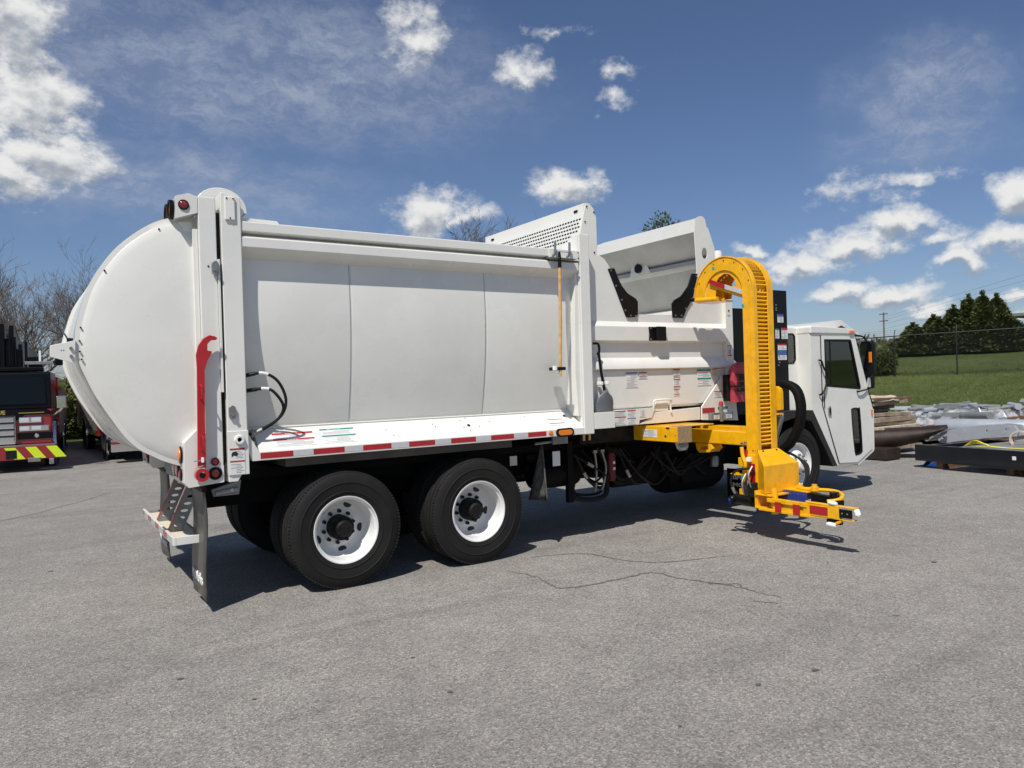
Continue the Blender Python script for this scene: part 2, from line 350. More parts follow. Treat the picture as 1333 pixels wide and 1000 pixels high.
def sticker(par, o, r, u, w, h, bands, m=PAPER, words=None, lines=True, off=.0015):
    """printed decal: white plate, coloured header bars, rows of grey print, optional pictogram"""
    o = Vector(o); r = Vector(r).normalized(); u = Vector(u).normalized(); n = r.cross(u).normalized()
    def q(mb, a, b, c, d, t0, t1):
        vs = [o+r*x+u*y+n*t for t in (t0, t1) for x, y in ((a, c), (b, c), (b, d), (a, d))]
        return mb.add(vs, [(0,3,2,1),(4,5,6,7),(0,1,5,4),(1,2,6,5),(2,3,7,6),(3,0,4,7)])
    pl = q(MB(), 0, w, 0, h, off, off+.0012).build('warning_label', m, par, flat=True)
    for (y0, y1, bm) in bands: q(MB(), .004*w, w*.996, y0*h, y1*h, off+.0013, off+.0019).build('header_bar', bm, pl, flat=True)
    if lines:
        mb = MB(); rr = random.Random(int(w*1e4+h*1e3)); y = .06
        while y < .96:
            if not any(y0-.04 < y < y1+.03 for y0, y1, _ in bands):
                x = .06 if rr.random() < .6 else .4
                q(mb, x*w, w*rr.uniform(.7, .95), y*h, (y+.022)*h, off+.0013, off+.0017)
            y += .062
        if mb.v: mb.build('fine_print', SINK, pl, flat=True)
    if words:
        for (s, fx, fy, fs, wm) in words: text(s, fs, pl, wm, o+r*fx*w+u*fy*h+n*(off+.0022), r, u, depth=.0003)
    return pl
X, Y, Z = (1, 0, 0), (0, 1, 0), (0, 0, 1)

# ---------------------------------------------------------------- ground and terrain
def ss(x, a, b):
    t = max(0., min(1., (x-a)/(b-a))); return t*t*(3-2*t)
def lerp_tab(s, T):
    if s <= T[0][0]: return T[0][1]
    for (a, b), (c, d) in zip(T, T[1:]):
        if s <= c: return b+(d-b)*(s-a)/(c-a)
    return T[-1][1]
HT = [(30.9, -.02), (31.6, .03), (33.5, .35), (36, .95), (38.4, 1.52), (42, 1.92), (46, 2.2), (54, 2.8), (62, 3.05), (80, 3.1), (300, 1.5)]
def terr(x, y):
    s = .98*x+.2*y; h = lerp_tab(s, HT)
    hb = lerp_tab(y, [(24.2, -.02), (25, .10), (32, .35), (50, .9), (300, 1.5)])
    w = max(h, hb)
    if w <= 0: return -.03
    w += .10*noise.noise(Vector((x*.15, y*.15, 0)))*ss(max(s-30.9, y-24.2), 0, 6)
    return w
def axis_vals(segs):
    out = []
    for a, b, n in segs: out += [a+(b-a)*i/n for i in range(n)]
    return out+[segs[-1][1]]
xs_ = axis_vals([(-1500, -100, 8), (-100, 20, 24), (20, 29, 6), (29, 48, 38), (48, 80, 24), (80, 300, 14), (300, 2500, 8)])
ys_ = axis_vals([(-1500, -100, 6), (-100, -10, 14), (-10, 23, 30), (23, 34, 22), (34, 80, 24), (80, 300, 12), (300, 2500, 8)])
gr = MB().grid([[(x, y, terr(x, y)) for x in xs_] for y in ys_]).build('ground', GRASS, ang=180, recalc=False, kind='structure')
lot = MB()
lot.grid([[(x, y, 0) for x in (-60, -30, 0, 15, 30.9/.98-.204*y)] for y in (-60, -20, 0, 12, 24.3)])
lot = lot.build('asphalt_lot', ASPH, kind='structure', flat=True, recalc=False)
for o_ in (gr, lot):
    me = o_.data
    if me.polygons[0].normal.z < 0: me.flip_normals()
# kerb behind the fire trucks
MB().box(-60, 27, 24.15, 24.4, -.02, .13).build('kerb', mat('concrete', (.33, .32, .30), .85, var=.15, vscale=4), kind='structure', bevel=.01)
# cracks and a blue paint tick on the asphalt
def strip(path, w, z, name, m, par=None, seed=1):
    rr = random.Random(seed); rows = []
    P = smooth(path, 12)
    for i, p in enumerate(P):
        a = Vector(P[max(0, i-1)]); b = Vector(P[min(len(P)-1, i+1)]); d = (b-a).normalized(); nrm = Vector((-d.y, d.x))
        ww = w*rr.uniform(.4, 1.3)*(.3+.7*sin(pi*(i+.5)/len(P))); j = rr.uniform(-.5, .5)*w*1.1
        q = Vector(p)+nrm*j
        rows.append([(q.x-nrm.x*ww/2, q.y-nrm.y*ww/2, z), (q.x+nrm.x*ww/2, q.y+nrm.y*ww/2, z)])
    return MB().grid(rows).build(name, m, par, flat=True)
CRK = mat('crack_stain', (.175, .155, .135), .9, var=.4, vscale=20)
DMP = mat('dried_liquid_stain', (.235, .222, .205), .8, var=.3, vscale=12)
strip([(1.42,-.40),(1.503,-.768),(1.457,-1.191),(1.946,-1.277),(2.386,-1.302),(2.472,-1.649),(2.61,-2.004),(2.631,-2.306),(2.66,-2.526)], .028, .004, 'crack', CRK, lot, 2)
strip([(1.773,-.061),(2.168,-.182),(2.427,-.361),(2.539,-.82),(2.778,-1.105),(3.249,-1.262),(3.56,-1.381)], .022, .004, 'crack', CRK, lot, 3)
strip([(2.50,-1.86),(2.62,-1.98),(2.712,-2.042),(2.643,-2.139)], .02, .004, 'crack', CRK, lot, 4)
strip([(2.407,-2.44),(2.46,-2.53),(2.514,-2.618)], .018, .004, 'crack', CRK, lot, 5)
strip([(-6,5.2),(-3.5,6.4),(-2.352,7.176),(-1.038,9.16)], .05, .004, 'crack', DMP, lot, 7)
strip([(2.895,-3.29),(2.91,-3.31),(2.924,-3.336)], .012, .004, 'paint_fleck', BLUE, lot, 8)
def blot(x, y, r, m, seed, el=1.5):
    rr = random.Random(seed); n = 14
    p = [(x+r*el*cos(2*pi*k/n)*rr.uniform(.75, 1.15), y+r*sin(2*pi*k/n)*rr.uniform(.75, 1.15), .0045) for k in range(n)]
    MB().add(p, [tuple(range(n))]).build('oil_spot', m, lot, flat=True, recalc=False)
OIL = mat('oil_spot_mark', (.11, .104, .098), .7, var=.4, vscale=40)
for i, (x, y, r) in enumerate([(-.281,-1.875,.02),(-.343,-2.508,.028),(1.571,-3.571,.035),(1.132,-3.505,.026),(4.638,-2.69,.04),(-2.2,2.62,.035),(-1.6,-1.3,.03),(-1.3,-1.9,.02),(2.1,-3.9,.012),(3.3,-2.0,.014),(.4,-3.6,.014),(3.9,-2.1,.018)]):
    blot(x, y, r*.62, OIL, i, 1.2)

# ================================================================ the refuse truck
T = thing('garbage_truck', 'large white side loading garbage truck parked across the asphalt with its yellow lift arm out', 'garbage truck')
# ---- rounded tailgate
O0 = [(-1.10,1.17),(-1.20,1.175),(-1.32,1.195),(-1.45,1.245),(-1.53,1.29),(-1.63,1.355),(-1.73,1.465),(-1.82,1.61),(-1.91,1.77),(-1.975,1.92),(-2.015,2.03),(-2.04,2.15),(-2.035,2.28),(-2.0,2.43),(-1.94,2.62),(-1.845,2.79),(-1.735,2.935),(-1.59,3.065),(-1.45,3.155),(-1.30,3.20),(-1.10,3.215)]
OS = smooth(O0, 4)
CX, CZ = -1.10, 2.16
def ringpt(p, k, y): return (CX+(p[0]-CX)*k, y, CZ+(p[1]-CZ)*k)
rows = []
for k, y in [(1, .135), (1, .120), (.962, .1165), (.957, .1135), (.90, .102), (.75, .080), (.5, .068), (.25, .062), (.02, .06)]:
    rows.append([ringpt(p, k, y) for p in OS])
MB().grid(rows).build('tailgate_side_panel', WHITE, T, ang=25)
rows = [[(p[0], .135, p[1]) for p in OS]]
for y, k in [(.145, .995), (.30, .993), (.88, .996), (.90, 1.0035), (.95, 1.0035), (.97, .996), (2.26, .993)]:
    rows.append([ringpt(p, k, y) for p in OS])
MB().grid(rows).build('tailgate_shell', WHITE, T, ang=25)
rows = [[ringpt(p, k, y) for p in OS] for k, y in [(.99, 2.26), (1.018, 2.262), (1.022, 2.30), (1.018, 2.34), (.99, 2.342)]]
MB().grid(rows).build('tailgate_rim', WHITE2, T)
MB().grid([[ringpt(p, k, 2.34-.05*(1-k)) for p in OS] for k in (1, .6, .02)]).build('tailgate_side_panel', WHITE, T)
# flange bolts
for (x, z) in [(-1.44,3.09),(-1.83,2.74),(-2.0,2.30),(-2.01,2.20),(-2.01,2.12),(-2.0,2.06)]:
    MB().cyl((x, .112, z), (x, .10, z), .007, n=8).build('bolt', GRIME, T)
# tailgate posts near and far
for ya, yb in ((0., .125), (2.325, 2.45)):
    MB().prism([(-1.165,1.05),(-1.03,1.05),(-1.03,3.36),(-1.165,3.36)], 'y', ya, yb).build('tailgate_post', WHITE, T, bevel=.008)
    MB().prism([(-.995,1.045),(-.925,1.045),(-.835,1.20),(-.835,3.378),(-.985,3.41),(-.995,3.40)], 'y', ya-.012, yb+.05).build('body_post', WHITE, T, bevel=.008)
B('hinge_gap_seal', BLK, T, -1.031, -.992, .05, 2.4, 1.2, 3.25, 0)
# lap plate and weld line on rear post
B('post_doubler', WHITE, T, -.997, -.832, -.020, .05, 1.10, 1.46, .004)
B('post_doubler', WHITE, T, -1.03, -1.012, -.018, .05, 1.78, 2.86, .003)
B('corner_strip', WHITE2, T, -1.205, -1.166, .035, .13, 1.4, 3.10, .004)
# top cover plate on body post
pp = B('cover_plate', WHITE2, T, -.965, -.885, -.030, -.013, 3.185, 3.375, .006)
for q in ((-.95, 3.36), (-.90, 3.36), (-.925, 3.20)): MB().cyl((q[0], -.029, q[1]), (q[0], -.034, q[1]), .006, n=8).build('bolt', GRIME, pp)
# rounded top hood over the tailgate hinges
for yy in (.20, 2.0):
    prof = [(-1.13,3.30)]+[(-.945+.21*cos(t), 3.315+.185*sin(t)) for t in [pi-i*pi/14 for i in range(15)]]+[(-.73,3.30)]
    MB().prism(prof, 'y', yy, yy+.22).build('hinge_cover', WHITE, T, bevel=.01)
B('hinge_cover_tab', WHITE2, T, -.83, -.795, .10, .2, 3.26, 3.385, .006)
# light housing at top of the tailgate, with marker and tail lights
for side, (ya, yb) in enumerate(((0.0, .42), (2.03, 2.45))):
    lh = MB().prism([(-1.335,3.165),(-1.235,3.20),(-1.168,3.225),(-1.168,3.355),(-1.232,3.375),(-1.328,3.345)], 'y', ya, yb).build('light_housing', WHITE, T, bevel=.006)
    if side == 0:
        c = Vector((-1.272, 0, 3.277))
        MB().lathe([(0, -.018), (.022, -.017), (.032, -.010), (.034, 0)], c, (0, 1, 0), 24).build('marker_light', LRED, lh)
        MB().lathe([(.033, -.002), (.033, -.008), (.041, -.008), (.041, -.002)], c, (0, 1, 0), 24, True).build('light_ring', BLK, lh)
    for yy, mm in ((ya+.11, LAMB), (ya+.27, LRED)):
        rg = MB().lathe([(0, -.012), (.052, -.011), (.060, -.004), (.060, .01)], (-1.345, yy, 3.255), (1, 0, 0), 24).build('tail_light', mm, lh)
        MB().lathe([(.058, -.022), (.076, -.022), (.076, .012), (.058, .012)], (-1.345, yy, 3.255), (1, 0, 0), 24, True).build('light_ring', BLK, lh)
MB().prism([(-1.45,3.10),(-1.30,3.16),(-1.30,3.30),(-1.345,3.30)], 'y', .45, .49).build('housing_gusset', GALV, T)
MB().prism([(-1.30,3.16),(-1.20,3.17),(-1.18,2.98)], 'y', .10, .13).build('housing_gusset', WHITE2, T)
# latch pins and bosses
for (x, z, dz) in ((-1.052, 2.785, .055), (-.955, 1.615, .05)):
    lk = MB().prism([(x-.028*cos(t), z+dz/2*(1 if sin(t) > 0 else -1)+.030*sin(t)) for t in [i*pi/8+.001 for i in range(16)]], 'y', -.034, -.012).build('latch_plate', STEEL, T, bevel=.003)
    MB().cyl((x, -.034, z-dz/3), (x, -.052, z-dz/3), .014, n=12).build('latch_pin', STEEL, lk)
MB().lathe([(0, -.02), (.016, -.02), (.02, -.045), (.034, -.045), (.042, -.02), (.042, 0)], (-.906, 0, 1.388), (0, 1, 0), 20).build('grease_boss', WHITE2, T)
MB().cyl((-1.10, -.001, 2.80), (-1.10, -.003, 2.80), .008, n=8).build('bolt', GRIME, T)
# lower corner boxes
for side, (ya, yb) in enumerate(((-.004, .52), (1.93, 2.454))):
    lb = MB().prism([(-1.335,1.07),(-1.30,1.030),(-1.028,1.052),(-1.028,1.18),(-1.17,1.47),(-1.232,1.485),(-1.325,1.39)], 'y', ya, yb).build('tailgate_corner_box', WHITE, T, bevel=.005)
    ys = (.10, .24, .38) if side == 0 else (2.02, 2.14, 2.28)
    for yy, mm, zz, rr_ in ((ys[0], LAMB, 1.29, .055), (ys[0], LRED, 1.13, .035), (ys[1], LRED, 1.17, .06), (ys[2], LRED, 1.17, .06)):
        MB().lathe([(0, -.02), (rr_*.9, -.016), (rr_, -.004), (rr_, .01)], (-1.337, yy, zz), (1, 0, 0), 20).build('tail_light', mm, lb)
        MB().lathe([(rr_, -.008), (rr_+.014, -.008), (rr_+.014, .004), (rr_, .004)], (-1.337, yy, zz), (1, 0, 0), 20, True).build('light_ring', BLK, lb)
for (x, z, r, ring) in ((-1.098, 1.223, .028, .006), (-1.098, 1.128, .036, .016)):
    q = MB().lathe([(0, -.016), (r*.8, -.014), (r, -.004), (r, 0)], (x, -.004, z), (0, 1, 0), 24).build('side_marker_light', LRED, T)
    MB().lathe([(r, -.003), (r, -.012), (r+ring, -.010), (r+ring, 0)], (x, -.004, z), (0, 1, 0), 24, True).build('light_ring', BLK if ring > .01 else LRED, q)
sticker(T, (-.985, -.021, 1.105), X, Z, .118, .215, [(.93, 1., SRED), (.47, .53, SRED)], words=None)
MB().prism([(-.972,1.25),(-.955,1.262),(-.93,1.255),(-.92,1.275),(-.935,1.295),(-.96,1.292),(-.972,1.278)], 'y', -.0255, -.0245).build('pictogram', SBLK, T)
# valance between corner boxes and tow bracket
B('rear_valance', GALV, T, -1.20, -1.12, .5, 1.95, .98, 1.16, .004)
MB().prism([(-1.115,.985),(-.88,1.05),(-.90,.93),(-1.10,.93)], 'y', .07, .12).build('latch_bracket', GALV, T, bevel=.004)
MB().cyl((-1.09, .06, .955), (-.91, .06, .975), .022, n=10).build('latch_cylinder', STEEL, T)
# red tailgate support hook
HK = [(-1.24,1.191),(-1.231,1.58),(-1.223,1.978),(-1.227,2.08),(-1.209,2.153),(-1.172,2.212),(-1.123,2.239),(-1.082,2.23),(-1.061,2.216),(-1.073,2.201),(-1.111,2.198),(-1.139,2.168),(-1.141,2.117),(-1.106,2.109),(-1.114,2.087),(-1.143,2.036),(-1.166,1.963),(-1.175,1.581),(-1.178,1.186)]
hk = MB().prism(HK, 'y', -.075, -.048).build('support_hook', RED, T, bevel=.003)
MB().lathe([(.026, -.022), (.052, -.022), (.052, .035), (.026, .035)], (-1.209, -.06, 1.130), (0, 1, 0), 24, True).build('pivot_ring', RED, hk)
MB().cyl((-1.209, -.085, 1.130), (-1.209, 0, 1.130), .02, n=12).build('pivot_pin', BLK, hk)
for z0, z1 in ((1.73, 1.846), (1.323, 1.439)):
    MB().tube(smooth([(-1.205,-.07,z0),(-1.200,-.10,z0+.008),(-1.198,-.112,z0+.03),(-1.198,-.112,z1-.03),(-1.200,-.10,z1-.008),(-1.205,-.07,z1)], 3), .007, 6).build('hook_handle', RED, hk)
MB().tube([(-1.27,-.085,1.245),(-1.18,-.085,1.25)], .004, 6).build('lock_pin', STEEL, hk)
MB().tube([(-1.26,-.08,1.19),(-1.18,-.08,1.21)], .004, 6).build('lock_pin', STEEL, hk)
B('lock_clip', WPLA, hk, -1.215, -1.195, -.10, -.078, 1.23, 1.27, .004)
# camera bracket on the back of the gate
cb = MB().prism([(-2.20,2.082),(-2.20,2.165),(-2.035,2.205),(-2.045,2.030)], 'y', .10, .118).build('camera_bracket', WHITE2, T, bevel=.003)
MB().prism([(-2.20,2.082),(-2.20,2.165),(-2.19,2.17),(-2.18,2.08)], 'y', .118, .30).build('bracket_flange', WHITE2, cb, bevel=.003)
for (x, z) in ((-2.068, 2.145), (-2.068, 2.085)): MB().cyl((x, .10, z), (x, .085, z), .012, n=8).build('bolt', STEEL, cb)
for (x, z) in ((-2.13, 2.13), (-2.115, 2.13)): MB().cyl((x, .10, z), (x, .098, z), .004, n=6).build('bolt', BLK, cb)
B('rear_camera', BLK, cb, -2.17, -2.12, .13, .20, 2.02, 2.07, .006)
MB().cyl((-2.18, .165, 2.035), (-2.14, .165, 2.045), .02, n=12).build('camera_lens', GLASS, cb)
MB().cyl((-2.09, .16, 2.20), (-2.05, .16, 2.20), .025, n=12).build('grommet', BLK, cb)
MB().tube(smooth([(-2.09,.16,2.07),(-2.11,.20,2.12),(-2.08,.22,2.2),(-2.09,.5,2.28)], 4), .006, 6).build('camera_cable', BLK, cb)
# rear step
st = B('rear_step', GALV, T, -1.36, -1.13, .28, 2.17, .552, .575, .003)
B('step_lip', WHITE2, st, -1.385, -1.361, .275, 2.175, .535, .602, .003)
B('step_end', WHITE2, st, -1.36, -1.13, .276, .288, .535, .602, .003)
k = 0; y = .32
while y < 2.12:
    B('reflective_tape', (TWHT, TRED)[k % 2], st, -1.3872, -1.3856, y, min(2.15, y+(.26 if k % 2 == 0 else .22)), .545, .595, 0); y += (.26 if k % 2 == 0 else .22); k += 1
B('grip_strip', SCRM, st, -1.345, -1.16, .42, 1.98, .576, .578, 0)
for yy in (.70, 1.36):
    hs = []
    for i in range(6):
        t = i/6+.09; cx_, cz_ = -1.30+.17*t*1.0+.005, .60+.36*t
        hs.append([(cx_+.032*cos(a), cz_+.013*sin(a)) for a in [j*pi/5 for j in range(10)]])
    MB().prism([(-1.36,.575),(-1.245,.575),(-1.06,.99),(-1.18,.99)], 'y', yy, yy+.010, holes=hs).build('step_bracket', GALV, st)
    MB().prism([(-1.365,.575),(-1.36,.575),(-1.18,.99),(-1.185,.99)], 'y', yy, yy+.05).build('bracket_edge', TRED, st)
FLPM = mat('worn_flap_rubber', (.052, .050, .047), .36, var=.35, vscale=3.5, bump=.25, bscale=7, dirt=(.085, .08, .073))
# mud flaps with the maker's name
for ya, yb, nm in ((.0, .60, 0), (1.86, 2.46, 1)):
    rows = []
    for i in range(13):
        t = i/12; z = 1.03-.94*t; x = -1.185+.010*sin(t*6.0)+.012*t
        rows.append([(x+.006*sin(t*5+j*1.1+nm), ya+.02+(yb-ya-.04)*j/6, z) for j in range(7)])
    mf = MB().grid(rows).build('mud_flap', FLPM, T, solid=.012, ang=60)
    B('flap_band', GRIME, mf, -1.205, -1.165, ya+.0, yb-.0, .985, 1.02, .003)
    text('McNeilus', .125, mf, PAPER, (-1.196, yb-.05, .21), (0, -1, 0), (0, 0, 1), depth=.004, bold=.0, xs=.92)
    B('flap_weight', mat('worn_brown_rubber', (.12, .105, .085), .7, var=.4, vscale=12), mf, -1.183, -1.178, ya+.03, yb-.03, .095, .165, 0)
# ---- body side: curved panels, rails, deck
def py_(z): return .095+.125*(z-2.5)**2
for si, (xa, xb) in enumerate(((-.84, .130), (.136, 1.560), (1.566, 2.70))):
    for side in (0, 1):
        rows = []
        for i in range(25):
            z = 1.43+(2.97-1.43)*i/24; w = 0.010
            pts = []
            for x, e in ((xa, 0), (xa+.012, -.0015), ((xa+xb)/2, -.002-.0), (xb-.012, -.0015), (xb, 0)):
                yy = py_(z)+.006+e; pts.append((x, yy if side == 0 else 2.45-yy, z))
            rows.append(pts)
        MB().grid(rows).build('side_panel', WHITE, T, ang=50, solid=.006)
for x in (.133, 1.563):
    MB().grid([[(x-.005, py_(z)+.001, z), (x-.002, py_(z)+.002, z), (x+.002, py_(z)+.002, z), (x+.005, py_(z)+.001, z)] for z in [1.455+1.495*i/24 for i in range(25)]]).build('weld_seam', mat('seam_sealant', (.60, .60, .57), .6), T)
for s_, f in ((0, lambda y: y), (1, lambda y: 2.45-y)):
    def PR(poly, name, xa, xb, m=WHITE, bev=.006):
        MB().prism([(f(y), z) for y, z in poly], 'x', xa, xb).build(name, m, T, bevel=bev)
    PR([(.0,3.110),(.0,3.188),(.02,3.195),(.34,3.195),(.34,3.0),(.075,3.0),(.075,3.095)], 'upper_rail', -.835, 2.70)
    PR([(-.004,2.978),(-.004,3.058),(.074,3.098),(.30,3.098),(.30,2.90),(.115,2.90)], 'lower_rail', -.835, 2.70)
    PR([(.012,3.378),(.012,1.195),(.30,1.195),(.30,3.30)], 'front_post_web', 2.702, 2.712)
    PR([(-.004,3.386),(-.004,1.195),(.14,1.195),(.14,3.386)], 'front_post', 2.714, 2.853, bev=.010)
MB().prism([(.3,3.19),(2.15,3.19),(2.0,3.25),(.45,3.25)], 'x', -.83, 2.70).build('roof', WHITE, T, bevel=.01)
MB().prism([(-.80,3.19),(-.42,3.19),(-.47,3.265),(-.78,3.27)], 'y', .22, 2.2).build('roof_crossbar', WHITE2, T, bevel=.008)
# chamfered post foot and inner gusset at the front end of the panel
MB().prism([(2.66,1.40),(2.70,1.40),(2.70,3.0),(2.672,2.95),(2.65,2.4),(2.635,1.9)], 'y', .03, .30).build('panel_gusset', WHITE, T, bevel=.004)
for z in (3.19, 3.13): MB().cyl((2.69, -.006, z-.02), (2.69, -.012, z-.02), .010, n=8).build('bolt', GRIME, T)
dk = MB().prism([(0,1.20),(0,1.272),(.26,1.485),(.30,1.50),(.30,1.44),(.02,1.235),(.02,1.20)], 'x', -.74, 2.712)
dk = dk.build('deck', WHITE, T, bevel=.005)
MB().prism([(-.84,1.45),(-.74,1.272),(-.74,1.20),(-.80,1.20),(-.84,1.30)], 'y', .004, .28).build('deck_end', WHITE, T, bevel=.003)
MB().prism([(2.45,1.20),(2.45,1.272),(2.19,1.485),(2.15,1.50),(2.15,1.44),(2.43,1.235),(2.43,1.20)], 'x', -.74, 2.712).build('deck', WHITE, T, bevel=.005)
MB().tube([(-.82,.222,1.462),(2.66,.222,1.462)], .009, 6).build('weld_bead', WHITE2, T)
B('deck_underside', mat('underside_sill', (.13,.12,.11), .6, var=.3), T, -.45, 1.95, .28, 2.2, 1.10, 1.19, .004)
# reflective strips along the deck edge
tp = [(-.737,-.462),(-.286,-.006),(.169,.443),(.622,.892),(1.067,1.344),(1.521,1.793),(1.970,2.200)]
for i, (a, b) in enumerate(tp):
    B('reflective_strip', TRED, dk, a, b, -.0022, -.0008, 1.216, 1.264, 0)
    if i < 6: B('reflective_strip', TWHT, dk, b+.001, tp[i+1][0]-.001, -.0022, -.0008, 1.216, 1.264, 0)
MB().lathe([(0, -.016), (.022, -.013), (.029, 0)], (2.258, 0, 1.243), (0, 1, 0), 20).build('amber_reflector', LAMB, dk)
def stadium(cx, cz, hw, hh, n=8):
    return [(cx+(hw-hh)*(1 if cos(t) >= 0 else -1)+hh*cos(t), cz+hh*sin(t)) for t in [-pi/2+i*pi/n for i in range(n+1)]+[pi/2+i*pi/n for i in range(n+1)]]
MB().prism(stadium(2.443, 1.238, .118, .046), 'y', -.014, -.001).build('light_ring', BLK, dk, bevel=.003)
MB().prism(stadium(2.443, 1.238, .090, .028), 'y', -.022, -.0142).build('turn_signal', LAMB, dk, bevel=.004)
DN = Vector((0, .774, .633)).normalized()
def deckpt(x, y): return (x, y, 1.2725+.819*y)
sticker(T, deckpt(-.60, .035), X, DN, .36, .17, [(.86, 1., SRED), (.42, .54, SRED)], words=[('WARNING', .32, .865, .022, PAPER), ('WARNING', .32, .425, .020, PAPER)])
sticker(T, deckpt(-.175, .035), X, DN, .32, .185, [(.90, 1., SGRN), (.44, .54, SGRN)], words=[('SAFETY NOTICE', .2, .905, .018, PAPER)])
sticker(T, deckpt(2.30, .05), X, DN, .20, .10, [(.88, .98, SRED), (.25, .35, SRED)], lines=False)
for (x, y) in ((-.13,.16),(-.1,.05),(.45,.13),(.50,.07),(1.27,.18),(1.32,.06),(1.34,.20),(1.45,.10),(1.27,.10),(1.60,.15),(2.05,.18),(.95,.16),(.97,.13)):
    c = Vector(deckpt(x, y)); n = Vector((0, -.633, .774)); MB().cyl(c, c+n*.002, .006, n=8).build('drain_hole', BLK, dk)
for (x, y) in ((1.335,.12),(2.56,.16)):
    c = Vector(deckpt(x, y)); n = Vector((0, -.633, .774)); MB().cyl(c, c+n*.004, .017, n=10).build('rubber_plug', BLK, dk)
# hydraulic hoses behind the rear post
for path in ([(-.86,.05,1.905),(-.70,.0,1.93),(-.58,-.02,1.86),(-.51,0,1.70),(-.55,.03,1.56),(-.70,.06,1.46),(-.84,.10,1.40)],
             [(-.86,.07,1.78),(-.68,.02,1.80),(-.60,.0,1.76),(-.53,.01,1.64),(-.58,.04,1.53),(-.72,.07,1.44),(-.84,.12,1.38)]):
    P = smooth(path, 6); hs = MB().tube(P, .0125, 8).build('hydraulic_hose', RUB, T)
    MB().tube(P[5:9], .0145, 8).build('hose_sleeve', PAPER, hs); MB().tube(P[1:5], .017, 8).build('hose_fitting', BLK, hs); MB().tube(P[-7:-3], .0165, 8).build('hose_fitting', STEEL, hs)
# ---- hopper section in front of the front post
SHEET = [(2.85,1.43),(5.145,1.43),(5.145,3.02),(5.05,3.20),(5.035,3.42),(4.93,3.66),(4.90,3.68),(4.875,3.775),(4.84,3.80),(4.80,3.805),(4.75,3.79),(4.70,3.765),(4.675,3.60),(4.690,3.30),(4.70,3.10),(4.62,2.98),(4.42,2.62),(4.264,2.55),(3.594,2.54),(3.44,2.75),(3.26,3.09),(3.20,3.16),(3.12,3.20),(3.095,3.20),(3.095,3.62),(3.06,3.72),(3.00,3.775),(2.95,3.775),(2.85,3.40)]
holeA = [(4.85+.062*cos(t)*.8, 3.34+.072*sin(t)) for t in [i*pi/8 for i in range(16)]]
holeB = [(3.0+.05*cos(t), 3.30+.085*sin(t)) for t in [i*pi/7 for i in range(14)]]
MB().prism(SHEET, 'y', .150, .160, holes=[holeA]).build('hopper_side', WHITE, T, bevel=.002)
MB().prism([(x, z) for x, z in SHEET], 'y', 2.29, 2.30).build('hopper_side', WHITE, T)
# far end plate of the rear screen is deeper, its slotted sheet
scr = MB().prism([(2.925,3.77),(2.945,3.775),(2.96,3.64),(2.86,3.20),(2.82,3.20),(2.925,3.645)], 'y', .162, 2.285).build('hopper_screen', WHITE, T, bevel=.002)
Nn = Vector((-.445, 0, .345)).normalized(); tdir = Vector((2.925-2.82, 0, 3.645-3.20)).normalized()
sm = MB()
for r in range(6):
    for c in range(38):
        o = Vector((2.925, .22+c*.052+(.026 if r % 2 else 0), 3.645))-tdir*(.045+r*.046)
        a = Vector((-.973, 0, .23)); e = tdir*.010; w = Vector((0, .017, 0))
        sm.add([o+a*.002-e-w, o+a*.002-e+w, o+a*.002+e+w, o+a*.002+e-w], [(0, 1, 2, 3)])
sm.build('vent_slots', BLK, scr, flat=True, recalc=False, kind='stuff')
for yy in (.30, 2.1): MB().prism(stadium(yy, 3.705, .035, .013), 'x', 2.918, 2.926).build('mounting_slot', BLK, scr)
for (x, z) in ((2.96,3.735),(3.06,3.68),(2.93,3.56),(3.05,3.225)): MB().cyl((x, .150, z), (x, .142, z), .009, n=8).build('bolt', GRIME, T)
# front hood of the hopper: lip, sloping underside, ledge, inner wall
MB().prism([(4.69,3.60),(4.70,3.755),(4.72,3.76),(4.73,3.63),(5.02,3.34),(5.02,3.30),(4.985,3.30)], 'y', .162, 2.05).build('hopper_hood', INNER_SHADED, T, bevel=.002)
MB().prism([(4.70,3.745),(4.80,3.795),(4.90,3.66),(5.03,3.38),(5.03,3.2),(5.0,3.2),(5.0,3.36),(4.80,3.76)], 'y', .162, 2.05).build('hood_cap', WHITE, T)
B('inner_ledge', INNER_SHADED, T, 4.93, 5.03, .162, 2.28, 3.24, 3.30, .006)
MB().prism([(5.0,3.26),(5.03,3.26),(5.27,2.68),(5.24,2.68)], 'y', .162, 2.28).build('hopper_front_wall', INNER_SHADED, T)
MB().prism([(5.24,2.74),(5.27,2.68),(4.60,2.42),(3.4,2.36),(3.4,2.40),(4.60,2.46)], 'y', .162, 2.28).build('hopper_floor', WHITE, T)
B('hopper_back_wall', INNER_SHADED, T, 2.86, 2.90, .162, 2.28, 1.5, 3.2, 0)
wl = MB().lathe([(0,.0),(.018,.0),(.018,.02),(.045,.02),(.06,.012),(.06,.05),(0,.05)], (4.93, 1.42, 3.33), (-1, 0, 0), 20).build('work_light', BLK, T)
MB().prism([(1.20,3.24),(1.62,3.24),(1.58,3.40),(1.32,3.43)], 'x', 4.925, 4.94).build('light_bracket', WHITE2, T)
MB().prism([(4.684,3.598),(4.694,3.757),(4.699,3.757),(4.689,3.598)], 'y', .162, 2.05).build('hood_lip', WHITE, T)
